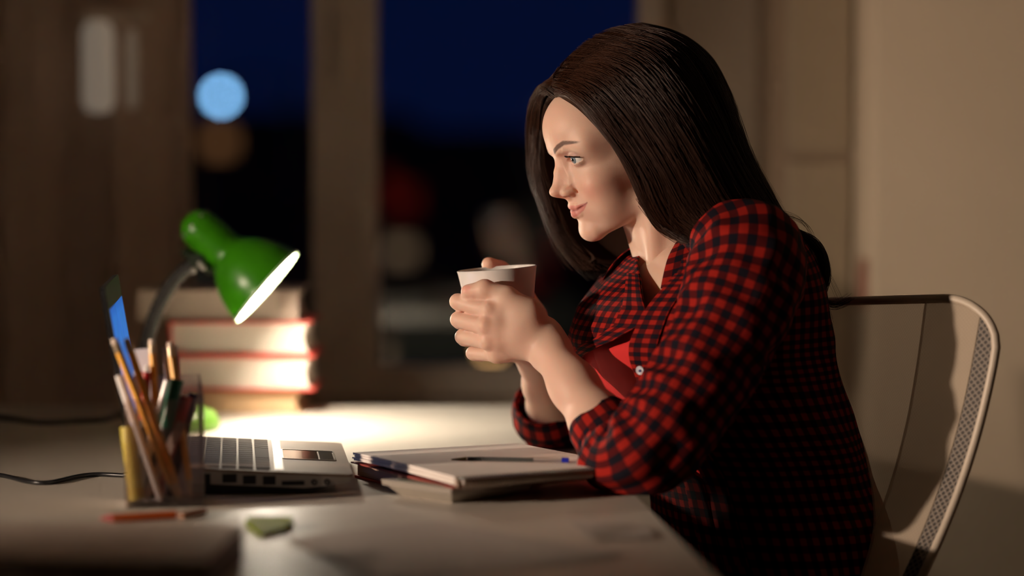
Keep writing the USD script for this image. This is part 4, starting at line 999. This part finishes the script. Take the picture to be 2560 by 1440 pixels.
for sx in (-hw, hw - .0025):
    obj('side_panel', wall_panel([(-hd + .0026, 0), (hd - .0026, 0), (hd - .0026, hb), (-hd + .0026, ht)], V(sx, 0, 0), V(0, 1, 0), V(0, 0, 1)), acr, holder, smooth=False)
obj('bottom_plate', bx(-hw + .0026, hw - .0026, -hd + .0026, hd - .0026, .0, .004), mat('acrylic_base', (.85, .83, .82), .08, transmission_weight=.92), holder, smooth=False)
wood = noisy('pencil_wood', (.84, .40, .05), (.88, .44, .06), 90, .4); woodtip = mat('pencil_bare', (.62, .45, .28), .6); ferr = mat('ferrule', (.62, .5, .35), .35, .9); eras = mat('eraser_pale', (.62, .50, .42), .7); lead = mat('pencil_lead', (.02, .02, .02), .5)
def loc(x, y, z): return PC + pcx * x + pcy * y * .8 + V(0, 0, z)
def pencil(bot, top, label, r=.0043, m=None):
    t = thing('pencil', label, 'pencil', group=None); a = nrm(top - bot)
    obj('shaft', lathe([(0, .016), (r, .020), (r, np.linalg.norm(top - bot) - .016), (0, np.linalg.norm(top - bot) - .016)], 6, bot, a), m or wood, t, smooth=False)
    obj('point', rod(bot, bot + a * .02, .0006, r * .95, 12), woodtip, t)
    e = top - a * .016
    obj('ferrule', rod(e, e + a * .010, r * 1.02, r * 1.02, 14), ferr, t); obj('eraser', rod(e + a * .010, top, r * .96, r * .8, 14), eras, t)
    return t
def top_at(px, py, y): return P(px, py, PC[1] + y * .8)
pencil(loc(.014, -.036, .006), top_at(284, 846, -.034), 'orange pencil leaning far left in front of the laptop screen')
pencil(loc(.018, -.026, .006), top_at(316, 846, -.022), 'orange pencil just right of the far-left leaning one')
pencil(loc(-.002, .016, .006), top_at(379, 848, .022), 'upright orange pencil in the middle of the pen holder')
pencil(loc(.030, -.004, .006), top_at(424, 856, .030), 'orange pencil whose end shows beside the book pages')
def pen_in(bot, top, r, parts, label, cat_='pen'):
    """A pen in the holder: parts are (name, from, to, radius factor, material) along its length."""
    t = thing('marker' if cat_ == 'marker' else 'ballpoint_pen', label, cat_); a = top - bot
    for (n, f0, f1, q0, q1, m) in parts: obj(n, rod(bot + a * f0, bot + a * f1, r * q0, r * q1, 18), m, t)
silver, darkred, dgreen, navy, whitep, blackp, yellow, lilac = mat('pen_silver', (.62, .6, .6), .3, .5), mat('pen_red', (.36, .012, .015), .3), mat('pen_green', (.0, .12, .07), .35), mat('pen_navy', (.03, .02, .06), .3), mat('pen_white', (.66, .63, .62), .35), mat('pen_black', (.012, .012, .014), .35), mat('pen_yellow', (.42, .34, .05), .4), mat('lilac', (.52, .45, .56), .5)
pen_in(loc(-.004, -.018, .006), top_at(296, 938, -.016), .0048, [('barrel', 0, .62, .8, .9, silver), ('cap', .62, 1, 1, .85, whitep)], 'slim white and silver pen leaning left out of the pen holder')
pen_in(loc(-.026, .012, .006), top_at(366, 920, .012), .0055, [('barrel', 0, .6, .9, .9, blackp), ('cap', .6, .97, 1, .9, darkred), ('button', .97, 1.02, .45, .4, whitep)], 'dark red pen standing behind the leaning pencils')
pen_in(loc(-.018, .0, .006), top_at(443, 950, .004), .0075, [('barrel', 0, .60, .9, .95, blackp), ('cap', .60, 1, 1.05, .95, dgreen)], 'thick marker with a dark green cap leaning right', 'marker')
pen_in(loc(-.030, -.006, .006), top_at(418, 952, .008), .0052, [('barrel', 0, .66, .85, .95, whitep), ('clip', .66, 1, 1, .8, silver)], 'pale silver pen leaning right beside the green-capped marker')
pen_in(loc(-.008, .010, .006), top_at(466, 992, .010), .0068, [('barrel', 0, .55, .85, .95, darkred), ('cap', .55, 1, 1.05, .95, darkred)], 'dark red marker leaning right against the holder wall', 'marker')
pen_in(loc(.006, .024, .006), top_at(484, 984, .026), .0058, [('barrel', 0, .6, .85, .95, navy), ('cap', .6, 1, 1, .9, navy)], 'dark navy pen in the right back corner of the holder')
pen_in(loc(-.030, -.014, .006), top_at(318, 1066, -.014), .0085, [('barrel', 0, .8, 1, 1, yellow), ('cap', .8, 1, 1.02, .95, yellow)], 'yellow highlighter standing inside the left wall of the holder', 'highlighter')
def slat(name, bot, top, w, t_, m, label, cat_):
    a = nrm(top - bot); x = nrm(np.cross(V(0, 1, 0), a)); y = np.cross(a, x); L = np.linalg.norm(top - bot)
    tag(obj(name, xf(rbox(w, t_, L, .0006, (0, 0, L / 2)), bot, x, y, a), m), label, cat_)
slat('ruler', loc(.024, .031, .006), top_at(424, 866, .034), .017, .0022, lilac, 'pale lilac ruler behind the pencils in the holder', 'ruler')
slat('paper_slip', loc(-.012, .034, .006), top_at(354, 872, .036), .022, .0009, mat('slip_white', (.6, .57, .66), .6), 'white paper slip at the back of the holder', 'paper slip')
slat('clear_ruler', loc(-.022, -.012, .006), loc(.020, -.010, .090), .010, .002, mat('clear_pink', (.62, .50, .46), .2, transmission_weight=.5), 'clear pinkish ruler slanting inside the front of the holder', 'ruler')

# ------------------------------------------------------------------ things on the near part of the desk
r1, r2 = T(250, 1297, .005), T(440, 1286, .005)
tag_p = thing('pencil', 'bright orange-red pencil lying on the desk in front of the pen holder', 'pencil'); ra = nrm(r2 - r1)
orm = mat('orange_red', (.70, .13, .02), .4)
obj('shaft', lathe([(0, .012), (.0046, .012), (.0046, np.linalg.norm(r2 - r1)), (0, np.linalg.norm(r2 - r1))], 6, r1, ra), orm, tag_p, smooth=False)
obj('point', rod(r1, r1 + ra * .0125, .001, .0044, 12), mat('pencil_pink', (.75, .2, .2), .5), tag_p)
q1, q2 = T(452, 1290, .004), T(512, 1277, .004)
tag(obj('pencil_stub', lathe([(0, 0), (.0036, 0), (.0036, np.linalg.norm(q2 - q1)), (0, np.linalg.norm(q2 - q1))], 6, q1, q2 - q1), mat('stub_brown', (.36, .16, .08), .5), smooth=False), 'brown pencil stub lying behind the orange-red pencil', 'pencil stub')
# big hardcover book in the near left corner
bh = .034
A_, B_, C_ = T(607, 1312, bh), T(520, 1398, bh), T(-120, 1300, bh)
bk = thing('book', 'thick dark hardcover book with a faded top, nearest the camera', 'book', V(B_[0], B_[1], TABLE), math.degrees(math.atan2(A_[1] - B_[1], A_[0] - B_[0])) - 90)
bl = np.linalg.norm((A_ - B_)[:2]); bw_ = .40
faded, maroon = noisy('faded_cover', (.80, .66, .58), (.83, .69, .61), 14, .6, bump=.2, bscale=300), mat('maroon_cover', (.035, .012, .012), .5)
obj('cover', rbox(bw_, bl, .003, .001, (-bw_ / 2, bl / 2, bh - .0015)), faded, bk); obj('cover', rbox(bw_, bl, .003, .001, (-bw_ / 2, bl / 2, .002)), maroon, bk)
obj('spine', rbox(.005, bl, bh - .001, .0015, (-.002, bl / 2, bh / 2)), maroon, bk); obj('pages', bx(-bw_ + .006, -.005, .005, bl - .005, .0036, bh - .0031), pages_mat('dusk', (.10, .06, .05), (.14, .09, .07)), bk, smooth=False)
# green sticky notes
sn = thing('sticky_notes', 'green pad of sticky notes on the desk right of the dark book', 'sticky notes')
gq = [T(612, 1311), T(737, 1313), T(716, 1330), T(652, 1346)]
gm = mat('sticky_green', (.22, .30, .025), .6)
obj('pad', quad_prism(gq, TABLE + .0005, TABLE + .0045, .002), gm, sn)
S = np.array([[gq[0] * (1 - u) * (1 - w) + gq[1] * u * (1 - w) + gq[2] * u * w + gq[3] * (1 - u) * w + V(0, 0, .0048 + .004 * (1 - w) ** 2) for u in np.linspace(.02, .98, 8)] for w in np.linspace(.02, .98, 8)])
obj('note', sheet(S, .0004), mat('sticky_green_light', (.30, .38, .04), .6), sn, smooth=True)
# loose sheets
def loose(corners, label, m, h):
    c = [T(*q) for q in corners]
    S = np.array([[c[0] * (1 - u) * (1 - w) + c[1] * u * (1 - w) + c[2] * u * w + c[3] * (1 - u) * w + V(0, 0, h + .0015 * math.sin(3 * u + 2 * w) ** 2) for u in np.linspace(0, 1, 14)] for w in np.linspace(0, 1, 14)])
    tag(obj('paper_sheet', sheet(S, .0004), m, smooth=True), label, 'paper')
pm1 = mat('sheet_a', (.60, .52, .47), .7)
loose([(715, 1352), (1090, 1305), (1560, 1392), (960, 1460)], 'loose paper sheet on the desk in front of the calculator', pm1, .0006)
loose([(1430, 1310), (1625, 1318), (1640, 1346), (1480, 1352)], 'small paper slip on the desk near the edge by the elbow', mat('sheet_b', (.50, .43, .38), .7), .0006)
# cables
def cable(q, label, r):
    tag(obj('cable', tube(spline([T(x, y, r) for x, y in q], 60), r, 10), UsdShade.Material.Get(stage, '/World/Looks/pen_black'), smooth=True), label, 'cable')
cable([(-60, 1040), (30, 1046), (110, 1056), (200, 1052), (262, 1048), (300, 1036), (345, 1050)], 'black cable lying on the far left of the desk, leading to the lamp', .0038)
cable([(-60, 1184), (0, 1188), (60, 1202), (112, 1207), (180, 1194), (240, 1186), (300, 1188), (345, 1190)], 'black cable lying on the desk, leading to the laptop', .0027)

# ------------------------------------------------------------------ office chair
ch = thing('office_chair', 'white mesh office chair under the woman', 'chair')
wv = nrm(V(.52, -.854, 0)); nv = V(-wv[1] * -1, -wv[0], 0); nv = nrm(V(-.854, -.52, 0)); rec = math.radians(20)
vv = V(math.sin(rec) * .854, math.sin(rec) * .52, math.cos(rec)); O = V(.452, 2.985, .955) - vv * .0
def chair_pt(s, t):
    """s across the back (+ towards the camera), t down from its top, both in metres."""
    s, t = np.asarray(s, float), np.asarray(t, float)
    bow = -.26 * s ** 2 + .035 * np.sin(np.clip(t / .45, 0, 1) * math.pi)
    s = s * (1 - .36 * np.clip(t, 0, .5))
    wing = np.clip((s - .115) / .1, 0, 1) ** 1.4 * .034
    return O + s[..., None] * wv - t[..., None] * vv + (bow - .02)[..., None] * (-nv) * 1.0 + wing[..., None] * (-nv)
def mesh_fabric(name, see):
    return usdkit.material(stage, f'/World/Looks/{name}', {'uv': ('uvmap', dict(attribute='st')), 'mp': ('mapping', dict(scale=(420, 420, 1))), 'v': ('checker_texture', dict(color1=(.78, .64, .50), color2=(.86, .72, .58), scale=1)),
        'd': ('principled_bsdf', dict(roughness=.8, specular_ior_level=.2)), 'tr': ('translucent_bsdf', dict(color=(.7, .58, .45))), 'm': ('mix_closure', dict(fac=.35)), 'tp': ('transparent_bsdf', {}), 'm2': ('mix_closure', dict(fac=see))},
        [('uv.UV', 'mp.vector'), ('mp.vector', 'v.vector'), ('v.color', 'd.base_color'), ('d.BSDF', 'm.closure1'), ('tr.BSDF', 'm.closure2'), ('m.closure', 'm2.closure1'), ('tp.BSDF', 'm2.closure2')], surface='m2.closure')
fab, fab_wing = mesh_fabric('chair_mesh', .60), mesh_fabric('chair_mesh_wing', .42)
holes = usdkit.material(stage, '/World/Looks/chair_band', {'uv': ('uvmap', dict(attribute='st')), 'mp': ('mapping', dict(rotation=(0, 0, math.pi / 4), scale=(170, 170, 1))), 'v': ('voronoi_texture', dict(scale=1, randomness=0)), 'r': ('rgb_ramp', dict(ramp=[(.30, (.035, .025, .02)), (.42, (.22, .175, .14))])), 'd': ('principled_bsdf', dict(roughness=.6)), 'b': ('bump', dict(strength=.5, distance=.002))},
    [('uv.UV', 'mp.vector'), ('mp.vector', 'v.vector'), ('v.distance', 'r.fac'), ('r.color', 'd.base_color'), ('v.distance', 'b.height'), ('b.normal', 'd.normal')], surface='d.BSDF')
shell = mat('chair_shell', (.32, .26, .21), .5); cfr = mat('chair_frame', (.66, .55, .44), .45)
s0_ = lambda s: np.clip(s / .2, -1, 1)
def top_edge(s_):
    s = np.abs(s_); return np.where(s > .14, .075 * (1 - np.sqrt(np.clip(1 - ((s - .14) / .082) ** 2, 0, 1))), .0) - .014 * s0_(s_)
def back_patch(s0, s1, t1, n=40, m=60, lift=0.0):
    s = np.linspace(s0, s1, n); w = np.linspace(0, 1, m)
    Sg, W = np.meshgrid(s, w); Tg = top_edge(Sg) + W * (t1 - top_edge(Sg))
    S = chair_pt(Sg, Tg) + nv * lift
    return S, np.column_stack([Sg.ravel(), Tg.ravel()])
for nme, a, b, m_ in (('back_mesh', -.218, .118, fab), ('side_wing', .118, .196, fab_wing), ('edge_band', .196, .2195, holes)):
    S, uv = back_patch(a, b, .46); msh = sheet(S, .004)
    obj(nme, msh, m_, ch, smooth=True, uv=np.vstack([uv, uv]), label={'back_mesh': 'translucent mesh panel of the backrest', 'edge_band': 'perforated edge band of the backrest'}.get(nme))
ss = np.linspace(-.219, .2205, 90); rim = chair_pt(ss, top_edge(ss)); right = chair_pt(np.full(40, .2205), np.linspace(top_edge(.2205), .46, 40)); left = chair_pt(np.full(40, -.219), np.linspace(.46, top_edge(-.219), 40))
obj('back_frame', tube(np.vstack([left[:-1], rim, right[1:]]), .0055, 10), cfr, ch, smooth=True)
sc = O - vv * .52 - V(0, 0, .0) + nv * .25; sc[2] = .46
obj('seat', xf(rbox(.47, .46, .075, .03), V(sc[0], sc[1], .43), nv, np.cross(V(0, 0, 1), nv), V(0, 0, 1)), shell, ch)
obj('back_post', tube([V(*(O - vv * .30 - nv * .03)), V(*(O - vv * .46 - nv * .05)), sc + V(0, 0, -.09) - nv * .22, sc + V(0, 0, -.09)], .018, 10), cfr, ch)
obj('gas_post', lathe([(.0, .08), (.028, .08), (.028, .26), (.018, .262), (.018, .40), (0, .40)], 20, V(sc[0], sc[1], 0)), cfr, ch)
for i in range(5):
    q = i * 2 * math.pi / 5 + .3; e = V(math.cos(q), math.sin(q), 0)
    lg = obj('foot', tube([V(sc[0], sc[1], .10), V(sc[0], sc[1], .095) + e * .15, V(sc[0], sc[1], .07) + e * .29], [.024, .02, .014], 10), cfr, ch)
    obj('caster', xf(trimesh.creation.cylinder(.028, .022, sections=20), V(sc[0], sc[1], .029) + e * .29, V(0, 0, 1), e, np.cross(V(0, 0, 1), e)), UsdShade.Material.Get(stage, '/World/Looks/pen_black'), lg)
build_person()
